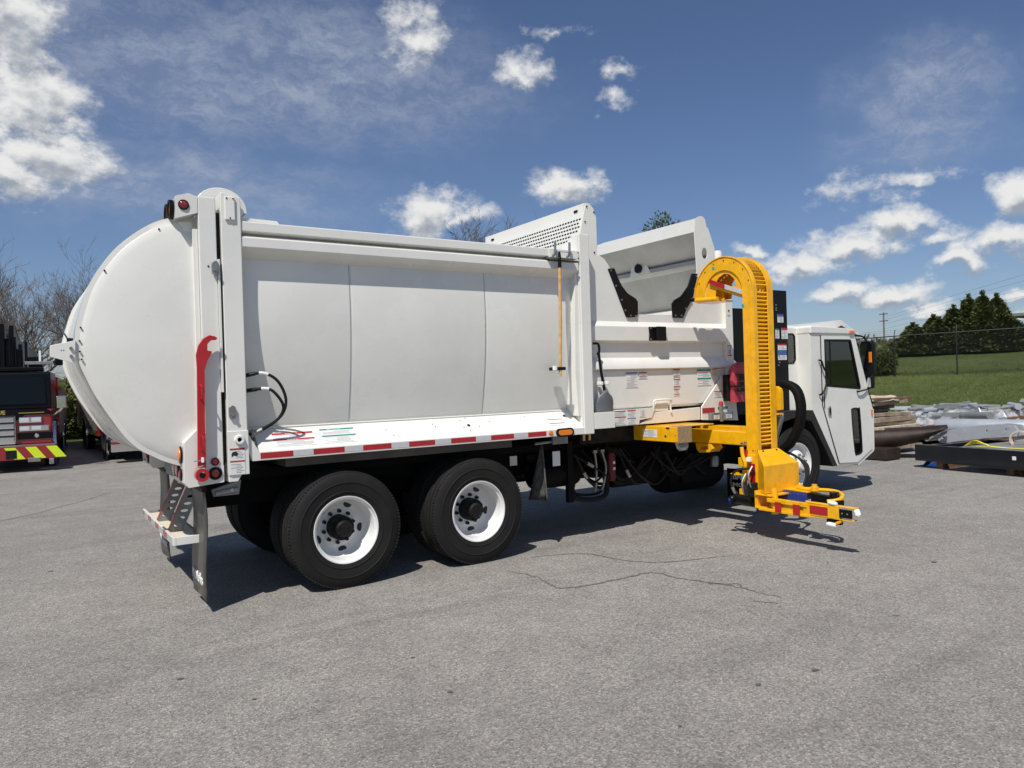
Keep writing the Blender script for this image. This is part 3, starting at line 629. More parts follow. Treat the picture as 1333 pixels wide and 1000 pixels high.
# column at the front of the hopper
MB().prism([(5.142,1.43),(5.276,1.43),(5.276,3.0),(5.2,3.05),(5.142,3.05)], 'y', .095, .28).build('hopper_post', WHITE, T, bevel=.006)
for x in (5.04, 5.18): MB().lathe([(0, .42), (.05, .41), (.058, .38), (.058, 0)], (x+.03, .26, 3.0), (0, 0, 1), 16).build('standpipe', WHITE2, T)
for (x, z) in ((5.20,2.62),(5.185,2.56),(5.215,2.56)): MB().cyl((x, .095, z), (x, .089, z), .012 if z > 2.6 else .006, n=8).build('bolt', GRIME, T)
# pressed ribs
def rib(poly, name='side_rib', xa=2.853, xb=5.142): MB().prism(poly, 'x', xa, xb).build(name, WHITE, T, bevel=.006)
rib([(.15,2.455),(.095,2.392),(.095,2.226),(.15,2.200)])
rib([(.15,2.035),(.095,1.963),(.085,1.900),(.15,1.880)])
# dented lower hopper side
MB().prism([(.150,1.90),(.122,1.88),(.118,1.46),(.150,1.44)], 'x', 2.854, 5.14).build('lower_side_plate', WHITE, T, bevel=.004)
bx = MB().prism([(3.792,2.392),(4.058,2.392),(4.058,2.228),(3.792,2.228),(3.80,2.30)], 'y', .078, .094).build('latch_box', BLK, T, bevel=.004)
B('latch_channel', BLK, bx, 3.88, 4.03, .035, .077, 2.225, 2.395, .010)
for (x, z) in ((3.81,2.375),(3.81,2.245),(4.045,2.375),(4.045,2.245)): MB().cyl((x, .077, z), (x, .068, z), .010, n=8).build('bolt', STEEL, bx)
# rubber-edged black guards round the opening
GL = [(3.238,3.05),(3.327,3.062),(3.38,2.95),(3.429,2.869),(3.516,2.782),(3.60,2.745),(3.65,2.72),(3.674,2.685),(3.672,2.58),(3.657,2.512),(3.534,2.498),(3.49,2.509)]
GR = [(4.594,3.068),(4.692,3.073),(4.65,2.93),(4.60,2.789),(4.545,2.70),(4.472,2.615),(4.417,2.513),(4.243,2.514),(4.233,2.68),(4.275,2.729),(4.394,2.781),(4.519,2.907)]
for G_, bl in ((GL, [(3.27,3.03),(3.34,2.86),(3.42,2.70),(3.47,2.58),(3.55,2.52),(3.63,2.52)]), (GR, [(4.66,3.04),(4.62,2.88),(4.56,2.75),(4.46,2.63),(4.38,2.54),(4.28,2.54)])):
    g = MB().prism(G_, 'y', .128, .149).build('opening_guard', BLK, T, bevel=.004)
    for (x, z) in bl: MB().cyl((x, .128, z), (x, .120, z), .010, n=8).build('bolt', STEEL, g)
# shelf, hopper foot and triangular front gusset
MB().prism([(2.86,1.245),(3.60,1.25),(3.605,1.30),(3.80,1.32),(3.86,1.44),(2.86,1.42)], 'y', .085, .30).build('side_shelf', WHITE, T, bevel=.006)
MB().prism([(.088,1.425),(.30,1.46),(.30,1.40),(.088,1.40)], 'x', 2.86, 3.84).build('shelf_top', WHITE2, T, bevel=.003)
MB().prism([(3.60,1.25),(4.632,1.252),(4.632,1.409),(3.88,1.385),(3.84,1.44),(3.80,1.32)], 'y', .098, .30).build('lower_skirt', WHITE, T, bevel=.006)
MB().tube(smooth([(3.84,.095,1.40),(3.83,.08,1.50),(3.87,.07,1.525),(4.08,.07,1.525),(4.11,.08,1.50),(4.11,.09,1.42),(4.12,.085,1.37)], 3), .012, 8).build('lifting_loop', WHITE2, T)
MB().prism([(3.86,1.395),(3.88,1.50),(4.08,1.50),(4.09,1.39)], 'y', .100, .114).build('cutout_lip', WHITE2, T, bevel=.004)
MB().prism([(4.632,1.409),(5.019,1.783),(5.12,1.81),(5.276,1.81),(5.276,1.40),(5.30,1.21),(4.632,1.250)], 'y', .075, .094).build('front_gusset', WHITE, T, bevel=.004)
for (x, z, w, h, bands, mm) in ((3.436,1.685,.185,.175,[(.92,1.,SBLU)],PAPER),(3.64,1.785,.13,.075,[(.86,1.,SRED),(.35,.45,SRED)],PAPER),
    (4.20,1.79,.115,.095,[(.86,1.,SRED),(.1,.2,SRED)],PAPER),(4.20,1.672,.115,.095,[(.86,1.,SRED),(.02,.1,SRED)],PAPER),(4.20,1.56,.10,.09,[(.86,1.,SRED),(.2,.3,SRED)],PAPER),
    (4.61,1.675,.25,.20,[(.90,1.,SGRN),(.38,.48,SGRN)],PAPER),(4.895,1.79,.09,.09,[(.9,1.,SRED)],SCRM)):
    sticker(T, (x, .118, z), X, Z, w, h, bands, mm)
for (x, z, w, h, bands, mm) in ((3.20,1.265,.19,.16,[(.92,1.,SRED),(.5,.58,SRED)],PAPER),(3.412,1.262,.13,.165,[(.92,1.,SRED),(.38,.45,SBLU)],PAPER),(3.60,1.335,.095,.09,[(.9,1.,SCRM)],PAPER)):
    sticker(T, (x, .084, z), X, Z, w, h, bands, mm)
sticker(T, (5.155, .094, 2.04), X, Z, .085, .135, [(.92, 1., SRED), (0, .10, SRED)])
MB().prism([(5.19,2.05),(5.205,2.05),(5.205,2.10),(5.215,2.10),(5.198,2.125),(5.18,2.10),(5.19,2.10)], 'y', .090, .0905).build('pictogram', SRED, T)
sticker(T, (4.86, .074, 1.52), X, Z, .135, .08, [(.86, 1., SRED)])
B('reflective_strip', TRED, T, 4.64, 4.86, .070, .0735, 1.335, 1.395, 0)
B('reflective_strip', SGRN, T, 4.92, 5.10, .070, .0735, 1.37, 1.40, 0)
cab_ = B('valve_box', GALV, T, 4.74, 5.14, .02, .07, 1.24, 1.33, .004)
sticker(cab_, (4.78, .019, 1.25), X, Z, .10, .07, [(.8, 1., SBLK)]); sticker(cab_, (5.0, .019, 1.25), X, Z, .11, .07, [(.8, 1., SBLU)])
ct = MB().cyl((4.93, .03, 1.22), (4.93, .03, 1.42), .026, n=12).build('quick_coupler', STEEL, T)
MB().cyl((4.93, .03, 1.42), (4.93, .03, 1.47), .034, .02, n=10).build('coupler_cap', RED, ct)
# floor/inner box of the hopper and dark mass between body and chassis
B('hopper_belly', GRIME, T, 2.90, 5.10, .32, 2.2, 1.05, 1.42, .01)
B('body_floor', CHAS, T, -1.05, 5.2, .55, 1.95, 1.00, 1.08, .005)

# ---- undercarriage
for y in (.78, 1.62): B('frame_rail', CHAS, T, -1.05, 8.0, y, y+.07, .74, .99, .006)
for x in (-.95, -.1, .7, 1.6, 2.6, 3.8, 5.0, 6.1, 7.2): B('cross_member', CHAS, T, x, x+.10, .85, 1.62, .76, .95, .006)
for x in (0, 1.37):
    ax = MB().cyl((x, .35, .52), (x, 2.1, .52), .075, n=14).build('axle_housing', CHAS, T)
    MB().lathe([(0,-.26),(.12,-.24),(.20,-.1),(.21,.05),(.14,.2),(0,.24)], (x, 1.22, .52), (1, 0, .1), 18).build('differential', GRIME, ax)
    for y in (.42, 2.03): MB().cyl((x, y-.10, .52), (x, y+.10, .52), .20, n=18).build('brake_drum', GRIME, ax)
    for y in (.55, 1.9):
        MB().cyl((x-.24, y, .62), (x-.38, y, .66), .085, n=14).build('brake_chamber', CHAS, ax); MB().tube(smooth([(x-.38,y,.62),(x-.45,y+.05,.5),(x-.40,y+.1,.8)], 4), .012, 6).build('air_line', RUB, ax)
for y in (.70, 1.68):
    for i in range(4):
        MB().tube([(-.15+i*.1,y+.03,.62+.03*i+.02),(.68,y+.03,.78+.02*i),(1.52-i*.1,y+.03,.62+.03*i+.02)], .035, 4).build('leaf_spring', CHAS, T)
MB().cyl((1.6, 1.22, .60), (4.9, 1.22, .78), .055, n=12).build('drive_shaft', GRIME, T)
MB().lathe([(0,0),(.24,.02),(.27,.1),(.27,.95),(.24,1.03),(0,1.05)], (4.6, .86, .52), (1, 0, 0), 20).build('transmission', CHAS, T)
B('engine_block', CHAS, T, 5.5, 6.9, .75, 1.65, .55, 1.5, .03)
for (x0, x1, y, z, r) in ((2.35,3.0,.55,.72,.15),(3.55,4.3,.62,.62,.16),(2.5,3.3,1.9,.66,.2)):
    MB().lathe([(0,0),(r*.9,.02),(r,.06),(r,x1-x0-.06),(r*.9,x1-x0-.02),(0,x1-x0)], (x0, y, z), (1, 0, 0), 20).build('air_tank', CHAS, T)
for y, (a, b) in ((.62,(4.75,5.4)),): 
    B('battery_box', CHAS, T, a, b, .55, .86, .40, .78, .015)
B('fuel_tank', CHAS, T, 4.0, 5.2, 1.75, 2.3, .42, .95, .06)
MB().lathe([(0,0),(.055,0),(.06,.02),(.06,.12),(.05,.14),(0,.14)], (5.30, .50, .585), (0, 0, 1), 16).build('fuel_filter', STEEL, T)
B('red_cylinder_mount', BLK, T, 3.36, 3.48, .45, .5, .6, .98, .004)
rc = MB().lathe([(0,0),(.045,.01),(.05,.03),(.05,.30),(.03,.34),(0,.34)], (3.42, .40, .58), (0, 0, 1), 16).build('hydraulic_accumulator', mat('dark_red_paint', (.13, .012, .014), .5), T)
for z in (.72, .79): B('label_square', PAPER, rc, 3.405, 3.435, .345, .349, z, z+.03, 0)
for x, b in ((3.17, .02), (3.28, .05)):
    MB().tube(smooth([(x,.40,.95),(x+b,.40,.80),(x+b,.40,.68),(x+.02,.42,.52),(x+.01,.45,.46)], 4), .014, 8).build('steel_pipe', STEEL, T)
    B('pipe_fitting', STEEL, T, x-.025, x+.03, .38, .42, .93, .97, .006)
rr = random.Random(11)
MB().tube(smooth([(2.86,.42,.62),(2.84,.42,.47),(2.95,.40,.42),(3.12,.38,.40),(3.30,.40,.42),(3.36,.42,.50),(3.38,.45,.7)], 5), .030, 8).build('hose_bundle', RUB, T)
MB().tube(smooth([(2.88,.46,.66),(2.90,.46,.50),(3.0,.44,.46),(3.2,.44,.45),(3.32,.44,.50),(3.36,.46,.66)], 5), .016, 8).build('hose_bundle', RUB, T)
B('drop_bracket', CHAS, T, 2.76, 2.84, .38, .44, .40, 1.1, .005); B('drop_bracket', CHAS, T, 3.38, 3.42, .44, .48, .46, 1.1, .005)
for i in range(16):
    x = rr.uniform(2.7, 4.8); y = rr.uniform(.35, .75); L_ = rr.uniform(.5, 1.2)
    P = smooth([(x,y,rr.uniform(.85,1.0)),(x+L_*.3,y-.03,rr.uniform(.55,.8)),(x+L_*.7,y+.05,rr.uniform(.45,.7)),(x+L_,y,rr.uniform(.7,.95))], 5)
    h_ = MB().tube(P, rr.choice((.010,.014,.02)), 7).build('hydraulic_hose', RUB, T)
    if i % 3 == 0: MB().tube(P[3:5], .022, 7).build('hose_fitting', STEEL, h_)
for i in range(14):
    x = rr.uniform(2.2, 4.9); y = rr.uniform(.5, .76); z = rr.uniform(.6, .95)
    B('valve_block', rr.choice((CHAS, GRIME, CHAS)), T, x, x+rr.uniform(.06,.2), y, y+.10, z, z+rr.uniform(.05,.15), .008)
B('hanger_bracket', GALV, T, 2.33, 2.53, .06, .09, 1.11, 1.20, .004); MB().tube([(2.12,.10,1.13),(2.55,.10,1.15)], .014, 6).build('hanger_rod', STEEL, T)
# short dusty flap hanging behind the second wheel
fr_ = MB().grid([[(2.26+.05*sin(j*.9)*t, .19-.02+(.02+.26*t)*(j/5-.25), 1.11-.61*t) for j in range(6)] for t in [i/8 for i in range(9)]]).build('anti_spray_flap', DUST, T, solid=.015, ang=60)
B('data_plate', PAPER, T, 2.42, 2.52, .20, .205, .86, 1.02, 0); B('data_plate', SCRM, T, 1.93, 2.02, .30, .305, .90, 1.0, 0)
for x in (2.78, 2.86): MB().tube([(x,.10,1.19),(x,.10,1.12)], .016, 6).build('copper_fitting', GOLD, T)
bf = B('mud_flap', BLK, T, 5.80, 5.81, -.02, .72, .05, .50, 0)
text('BATTLE', .13, bf, PAPER, (5.797, .62, .36), (0,-1,0), Z, depth=.001, bold=.006, xs=.95)
text('MOTORS', .07, bf, PAPER, (5.797, .62, .26), (0,-1,0), Z, depth=.001, bold=.003, xs=1.7)

# ---- wheels
def tyre_profile(w, r=.52, ri=.292):
    # (radius, y) outer side first
    return [(ri,.012),(ri+.02,.002),(.335,-.002),(.338,-.007),(.344,-.007),(.347,-.003),(.385,-.007),(.418,-.010),(.421,-.014),(.427,-.014),(.43,-.010),(.465,-.006),(.492,.006),(r-.012,.014),(r,.030),(r,.066),(r-.012,.068),(r-.012,.080),(r,.082),(r,.122),(r-.012,.124),(r-.012,.136),(r,.138),(r,w-.082),(r-.012,w-.080),(r-.012,w-.068),(r,w-.066),(r,w-.030),(r-.012,w-.014),(.492,w-.006),(.42,w+.01),(.36,w+.004),(ri,w-.012)]
def make_wheel(kind):
    w = bpy.data.objects.new('wheel', None); COL.objects.link(w); ORG[w] = Vector((0, 0, 0)); w.parent = T
    ty = MB().lathe(tyre_profile(.275), (0, 0, 0), (0, 1, 0), 72, True).build('tyre', RUB, w, ang=38)
    tb = MB()
    for k in range(104):
        a = 2*pi*k/104
        for (y0, y1, off) in ((.012, .040, 0), (.084, .120, .4), (.140, .176, .2), (.235, .272, .1)):
            c_, s_ = cos(a+off*.04), sin(a+off*.04); ra, rb = .50, .5215
            u = Vector((c_, 0, s_)); t_ = Vector((-s_, 0, c_))*.0105
            vs = [Vector((0, yy, 0))+u*r_+t_*q for yy in (y0, y1) for r_, q in ((ra, -1), (ra, 1), (rb, .9), (rb, -.9))]
            tb.add(vs, [(0,1,2,3),(7,6,5,4),(0,4,5,1),(1,5,6,2),(2,6,7,3),(3,7,4,0)])
    tb.build('tread', RUBD, w, flat=True, kind='stuff')
    if kind == 'outer':
        prof = [(.292,.02),(.303,.010),(.300,.002),(.290,.004),(.284,.020),(.268,.030),(.262,.085),(.258,.17),(.245,.205),(.225,.228),(.19,.243),(.175,.232),(.10,.232),(.10,.248),(.20,.262),(.27,.235),(.278,.05)]
        MB().lathe(prof, (0, 0, 0), (0, 1, 0), 56, True).build('rim', RIMW, w, ang=35)
        for k in range(5):
            a = 2*pi*k/5+.35; c = Vector((.213*cos(a), .2345, .213*sin(a)))
            n = Vector((-.35*cos(a), -1, -.35*sin(a))).normalized(); t_ = Vector((-sin(a), 0, cos(a))); b_ = n.cross(t_)
            mb = MB(); mb.add([c+n*.004+t_*.040*cos(q)+b_*.027*sin(q) for q in [i*pi/8 for i in range(16)]], [tuple(range(16))]); mb.build('hand_hole', SBLK, w, flat=True, recalc=False)
        for k in range(10):
            a = 2*pi*k/10+.1; MB().cyl((.143*cos(a), .232, .143*sin(a)), (.143*cos(a), .198, .143*sin(a)), .019, .016, 6).build('lug_nut', BLK, w)
        MB().lathe([(0,.055),(.06,.055),(.075,.067),(.078,.10),(.105,.105),(.112,.12),(.112,.23),(.10,.24)], (0, 0, 0), (0, 1, 0), 28).build('hub', GRIME, w)
        for k in range(8):
            a = 2*pi*k/8; MB().cyl((.093*cos(a), .105, .093*sin(a)), (.093*cos(a), .088, .093*sin(a)), .010, n=6).build('hub_bolt', CHAS, w)
    elif kind == 'front':
        prof = [(.292,.02),(.303,.010),(.300,.002),(.290,.004),(.284,.020),(.268,.030),(.262,.06),(.25,.08),(.20,.045),(.17,.0),(.155,-.010),(.09,-.010),(.09,.01),(.155,.01),(.20,.06),(.27,.10),(.276,.05)]
        MB().lathe(prof, (0, 0, 0), (0, 1, 0), 56, True).build('rim', RIMW, w, ang=35)
        for k in range(10):
            a = 2*pi*k/10+.1; MB().cyl((.135*cos(a), -.01, .135*sin(a)), (.135*cos(a), -.04, .135*sin(a)), .018, .015, 6).build('lug_nut', STEEL, w)
        MB().lathe([(0,-.08),(.06,-.075),(.085,-.05),(.09,-.01)], (0, 0, 0), (0, 1, 0), 28).build('hub', RIMW, w)
    else:
        MB().lathe([(.292,.02),(.284,.03),(.262,.08),(.255,.2),(.1,.2),(.1,.21),(.27,.21)], (0, 0, 0), (0, 1, 0), 32).build('rim', CHAS, w)
    return w
wo_ = make_wheel('outer'); wi_ = make_wheel('inner'); wf_ = make_wheel('front')
used = set()
def put(proto, x, y, rot, flip=False):
    o = proto if id(proto) not in used else copy_tree(proto, T); used.add(id(proto))
    o.location = (x, y, .52); o.rotation_euler = (0, rot, pi if flip else 0); return o
for i, x in enumerate((0., 1.37)):
    put(wo_, x, .015, .5+i*1.3); put(wi_, x, .335, .3+i); put(wo_, x, 2.435, .9+i, True); put(wi_, x, 2.115, .1+i, True)
put(wf_, 6.62, .16, .4); put(wf_, 6.62, 2.29, .8, True)
MB().cyl((6.62, .4, .5), (6.62, 2.05, .5), .06, n=10).build('front_axle', CHAS, T)
# ================================================================ yellow lift arm (parts of the truck)
# mast: two side plates following the gooseneck, slats between
YC, ZC = -.51, 2.73
def arcpts(r, a0, a1, n): return [(YC+r*cos(a0+(a1-a0)*i/n), ZC+r*sin(a0+(a1-a0)*i/n)) for i in range(n+1)]
side = [(-.93,.45)]+arcpts(.42, pi, 0.05, 26)+[(-.085,2.69),(-.235,2.69)]+arcpts(.275, .05, pi, 20)+[(-.785,2.70),(-.785,.45)]
mast = MB()
mast.prism(side, 'x', 4.40, 4.412).prism(side, 'x', 4.708, 4.72)
mast = MB().prism(side, 'x', 4.400, 4.412).build('mast_side_plate', YEL, T, bevel=.002)
MB().prism(side, 'x', 4.708, 4.720).build('mast_side_plate', YEL, T, bevel=.002)
# rolled outer edges of the plates (flanges)
def flange(xa, xb, y_out=-.945, t=.014):
    ro, ri = -(y_out-YC), -(y_out-YC)-t
    poly = [(y_out, .95)]+arcpts(ro, pi, .02, 26)+[(YC+ri, 2.70)]+arcpts(ri, .02, pi, 26)+[(y_out+t, .95)]
    MB().prism(poly, 'x', xa, xb).build('mast_flange', YEL, T, bevel=.002)
flange(4.392, 4.452); flange(4.634, 4.728)
B('mast_channel', YEL, T, 4.414, 4.706, -.835, -.80, .46, 2.72, .003)
B('mast_groove_strip', YEL, T, 4.388, 4.400, -.885, -.868, .95, 2.72, .003)
slat_me = None
def slat(y, z, a):
    global slat_me
    if slat_me is None:
        o = MB().box(-.091, .091, -.030, .030, -.009, .009).build('slat', YEL, T, bevel=.003); slat_me = o
    else:
        o = slat_me.copy(); COL.objects.link(o); o.name = 'slat'
    o.parent = T; o.location = (4.543, y, z); o.rotation_euler = (a, 0, 0)
z = 1.0
while z < 2.72: slat(-.910, z, radians(-38)); z += .0445
for i in range(1, 24):
    a = pi-i*.114; slat(YC+.402*cos(a), ZC+.402*sin(a), (a-pi)-radians(38))
# web of the gooseneck with its opening, reflective bar and stop tube
web = [(YC+.27*cos(a), ZC+.02+.27*sin(a)) for a in [pi-i*pi/16 for i in range(17)]]+[(-.245,2.70),(-.38,2.70),(-.40,2.80),(-.77,2.66)]
hole = [(-.70,2.80),(-.67,2.885),(-.60,2.95),(-.52,2.965),(-.44,2.93),(-.39,2.865),(-.42,2.835)]
for x in (4.416, 4.692): MB().prism(web, 'x', x, x+.010, holes=[hole]).build('gooseneck_web', YEL, T)
MB().prism([(-.325,2.925),(-.325,2.873),(-.55,2.785),(-.55,2.838)], 'x', 4.386, 4.399).build('reflective_bar', TRED, T)
MB().prism([(-.551,2.838),(-.551,2.785),(-.785,2.70),(-.785,2.750)], 'x', 4.386, 4.399).build('reflective_bar', TWHT, T)
MB().cyl((4.40, -.43, 2.685), (4.40, -.10, 2.70), .028, n=12).build('stop_tube', YEL, T)
B('chute_plate', YEL, T, 4.42, 4.70, -.40, -.10, 2.665, 2.68, .003)
MB().prism([(-.40,2.68),(-.38,2.85),(-.33,2.90),(-.30,2.68)], 'x', 4.55, 4.56).build('chute_gusset', YEL, T)
for (y, z, w) in ((-.40, 3.03, .035), (-.81, 2.55, .035)): B('teal_sticker', TEAL, T, 4.3965, 4.3995, y, y+w, z, z+w, 0)
B('rubber_bumper', BLK, T, 4.37, 4.42, -.09, -.03, 2.69, 2.73, .006)
for i in range(7):
    a = pi-.3-i*.4; MB().cyl((4.40, YC+.385*cos(a), ZC+.385*sin(a)), (4.392, YC+.385*cos(a), ZC+.385*sin(a)), .006, n=6).build('bolt', GRIME, T)
# boom
gb_ = B('boom_housing', YEL, T, 3.722, 3.93, -.398, .62, 1.056, 1.230, .005)
B('boom_housing_top', YEL, T, 3.93, 4.42, -.30, .5, 1.218, 1.230, .003)
B('tread_pad', DIAM, gb_, 3.716, 3.934, -.408, -.3985, 1.050, 1.234, .002); B('tread_pad', DIAM, gb_, 3.74, 3.934, -.404, -.25, 1.2305, 1.236, .001)
MB().prism([(3.70,1.052),(3.90,1.052),(3.90,1.0),(3.87,.965),(3.76,.96),(3.72,.99)], 'y', -.385, -.37).build('wear_plate', GALV, gb_, bevel=.003)
for x in (3.75, 3.865): MB().cyl((x, -.385, .995), (x, -.395, .995), .011, n=8).build('bolt', STEEL, gb_)
sticker(gb_, (3.7215, .165, 1.098), (0,-1,0), Z, .235, .092, [])
for (y, z, r) in ((-.205,1.120,.014),(-.36,1.135,.005)): MB().cyl((3.722, y, z), (3.719, y, z), r, n=10).build('bolt_hole', SBLK, gb_)
MB().prism(stadium(-.245, 1.213, .028, .010), 'x', 3.719, 3.7225).build('slot', SBLK, gb_)
B('second_boom', YEL, T, 4.78, 4.94, -.72, 1.3, 1.00, 1.175, .006)
ib = B('inner_boom', YEL, T, 4.42, 4.60, -.78, 1.2, .990, 1.150, .012)
MB().prism([(.0,.985),(-.02,.90),(-.06,.87),(-.22,.885),(-.27,.93),(-.24,.985)], 'x', 4.42, 4.60, holes=[[(-.07,.955),(-.20,.955),(-.20,.915),(-.07,.905)]]).build('boom_bracket', YEL, T, bevel=.004)
B('boom_carriage', YEL, T, 4.60, 4.78, -.78, -.55, .98, 1.15, .006)
# mast foot
B('mast_foot_plate', YEL, T, 4.392, 4.41, -.90, -.72, .43, .90, .004)
B('reflective_strip', TRED, T, 4.388, 4.3915, -.90, -.83, .56, .80, 0); B('reflective_strip', TRED, T, 4.37, 4.3975, -.80, -.75, .88, .95, 0)
MB().tube(smooth([(4.37,-.74,.98),(4.36,-.76,.88),(4.35,-.80,.80),(4.36,-.78,.70),(4.38,-.76,.60)], 4), .022, 8).build('foot_linkage', YEL, T)
for (y, z) in ((-.73,1.02),(-.76,1.0),(-.78,1.03)): MB().cyl((4.40, y, z), (4.375, y, z), .012, n=8).build('bolt', STEEL, T)
B('linkage_block', YEL, T, 4.35, 4.40, -.80, -.70, .76, .86, .006); B('grease_block', WPLA, T, 4.35, 4.39, -.86, -.81, .82, .87, .006)
MB().prism([(-.78,.66),(-.60,.68),(-.53,.66),(-.60,.645)], 'x', 4.40, 4.46).build('lower_lug', YEL, T, bevel=.004)
B('teal_sticker', TEAL, T, 4.396, 4.3985, -.78, -.70, .61, .66, 0)
B('lower_lug', YEL, T, 4.40, 4.55, -.80, -.66, .42, .50, .006)
# housing over the gripper drive
hb = MB().add([(4.385,-.945,.955),(4.745,-.945,.955),(4.86,-1.12,.80),(4.26,-1.12,.80),(4.26,-1.12,.50),(4.86,-1.12,.50),(4.745,-.945,.50),(4.385,-.945,.50)],
              [(0,3,2,1),(3,4,5,2),(0,7,4,3),(1,2,5,6),(4,7,6,5),(0,1,6,7)]).build('drive_housing', YEL, T, bevel=.005)
for x in (4.45, 4.68): MB().cyl((x, -.965, .939), (x, -.97, .945), .010, n=8).build('bolt', GRIME, hb)
# gripper, near jaw
def yp(poly, name, m, xa, xb, bev=.004): return MB().prism(poly, 'x', xa, xb).build(name, m, T, bevel=bev)
def zp(poly, name, m, za, zb, bev=.004): return MB().prism(poly, 'z', za, zb).build(name, m, T, bevel=bev)
zp([(4.27,-.98),(4.80,-.98),(4.82,-1.20),(4.70,-1.24),(4.42,-1.24),(4.26,-1.22)], 'gripper_base', YEL, .335, .352)
zp([(4.27,-.98),(4.80,-.98),(4.82,-1.20),(4.26,-1.20)], 'gripper_base', YEL, .478, .495)
B('gripper_back_plate', YEL, T, 4.29, 4.78, -1.00, -.96, .34, .52, .004)
for x in (4.33, 4.77):
    MB().cyl((x, -1.19, .29), (x, -1.19, .548), .038, n=16).build('jaw_pivot', YEL, T); MB().cyl((x, -1.19, .548), (x, -1.19, .562), .030, n=16).build('pivot_cap', YEL, T)
zp(stadium(0, 0, .001, .001) and [(4.26,-1.14),(4.36,-1.14),(4.36,-1.20),(4.34,-1.66),(4.25,-1.66),(4.24,-1.2)], 'jaw_link', YEL, .440, .456)
B('jaw_link_edge', YEL, T, 4.238, 4.25, -1.64, -1.16, .425, .470, .004)
zp([(4.26,-1.10),(4.37,-1.10),(4.36,-1.66),(4.25,-1.66)], 'jaw_arm', YEL, .330, .346)
B('jaw_arm_edge', YEL, T, 4.236, 4.25, -1.66, -1.05, .325, .352, .004)
for (y0, y1) in ((-1.345,-1.27), (-1.57,-1.49)): B('reflective_strip', TRED, T, 4.228, 4.2355, y0, y1, .335, .440, 0)
B('jaw_web', YEL, T, 4.262, 4.27, -1.62, -1.22, .346, .440, 0)
for y in (-1.23, -1.62): MB().cyl((4.29, y, .456), (4.29, y, .485), .020, n=10).build('bolt', YEL, T)
yp([(-1.60,.330),(-1.60,.47),(-1.66,.478),(-1.99,.470),(-2.00,.352),(-1.70,.335)], 'jaw_finger', YEL, 4.25, 4.262)
B('jaw_finger_web', YEL, T, 4.25, 4.33, -2.16, -1.62, .468, .478, .003); B('jaw_finger_web', YEL, T, 4.25, 4.33, -2.14, -1.68, .345, .355, .003)
B('reflective_strip', TRED, T, 4.244, 4.2495, -1.875, -1.675, .372, .452, 0)
B('rubber_pad', BLK, T, 4.243, 4.258, -2.135, -2.00, .372, .455, .005)
for y in (-2.035, -2.09): MB().cyl((4.243, y, .415), (4.238, y, .415), .009, n=8).build('bolt', STEEL, T)
def roller(c, ax, r=.035, l=.045):
    A = Vector(ax); c = Vector(c); MB().lathe([(0,-l),(r*.7,-l),(r,-l*.6),(r,l*.6),(r*.7,l),(0,l)], c, A, 18).build('nylon_roller', WPLA, T)
roller((4.28,-2.17,.432), (0,.3,1), .030, .035); roller((4.26,-1.925,.500), (0,1,.05), .022, .045); roller((4.26,-1.905,.285), (0,1,.05), .024, .048)
MB().tube(smooth([(4.33,-1.80,.345),(4.31,-1.90,.335),(4.29,-1.985,.350),(4.27,-2.0,.33),(4.27,-1.95,.30)], 4), .016, 8).build('roller_bracket', YEL, T)
B('rubber_block', BLK, T, 4.27, 4.32, -2.0, -1.84, .288, .340, .012)
# gripper, far jaw folded round
B('pad_plate', BLUE, T, 4.56, 4.572, -1.425, -1.02, .395, .515, .010)
for y in (-1.12, -1.22, -1.32, -1.39):
    for z in (.42, .49): MB().cyl((4.56, y, z), (4.556, y, z), .006, n=8).build('bolt', STEEL, T)
MB().tube(smooth([(4.74,-1.12,.50),(4.70,-1.2,.535),(4.62,-1.35,.545),(4.62,-1.44,.55)], 5), .022, 8).build('jaw_link', YEL, T)
zp([(4.60,-1.00),(4.80,-1.05),(4.74,-1.44),(4.56,-1.44)], 'jaw_link', YEL, .516, .530)
MB().cyl((4.66, -1.45, .44), (4.66, -1.45, .60), .028, n=14).build('knuckle_pin', YEL, T); MB().cyl((4.66, -1.45, .53), (4.66, -1.45, .572), .045, n=14).build('knuckle', YEL, T)
yp([(-1.44,.37),(-1.44,.51),(-1.66,.50),(-1.66,.36)], 'rubber_pad', BLK, 4.60, 4.68, .008)
B('rubber_pad', BLK, T, 4.52, 4.60, -1.60, -1.46, .360, .400, .012)
MB().tube(smooth([(4.68,-1.46,.54),(4.70,-1.60,.545),(4.68,-1.72,.54),(4.62,-1.80,.52),(4.54,-1.83,.50),(4.48,-1.80,.485),(4.45,-1.74,.475)], 5), .020, 8).build('curved_finger', YEL, T)
MB().prism([(4.56,-1.69),(4.63,-1.70),(4.60,-1.78),(4.53,-1.80),(4.48,-1.78),(4.52,-1.72)], 'z', .44, .56).build('rubber_finger', BLK, T, bevel=.008)
MB().prism([(4.52,-1.80),(4.57,-1.84),(4.54,-1.87),(4.46,-1.84),(4.46,-1.80)], 'z', .43, .49).build('rubber_finger', BLK, T, bevel=.008)
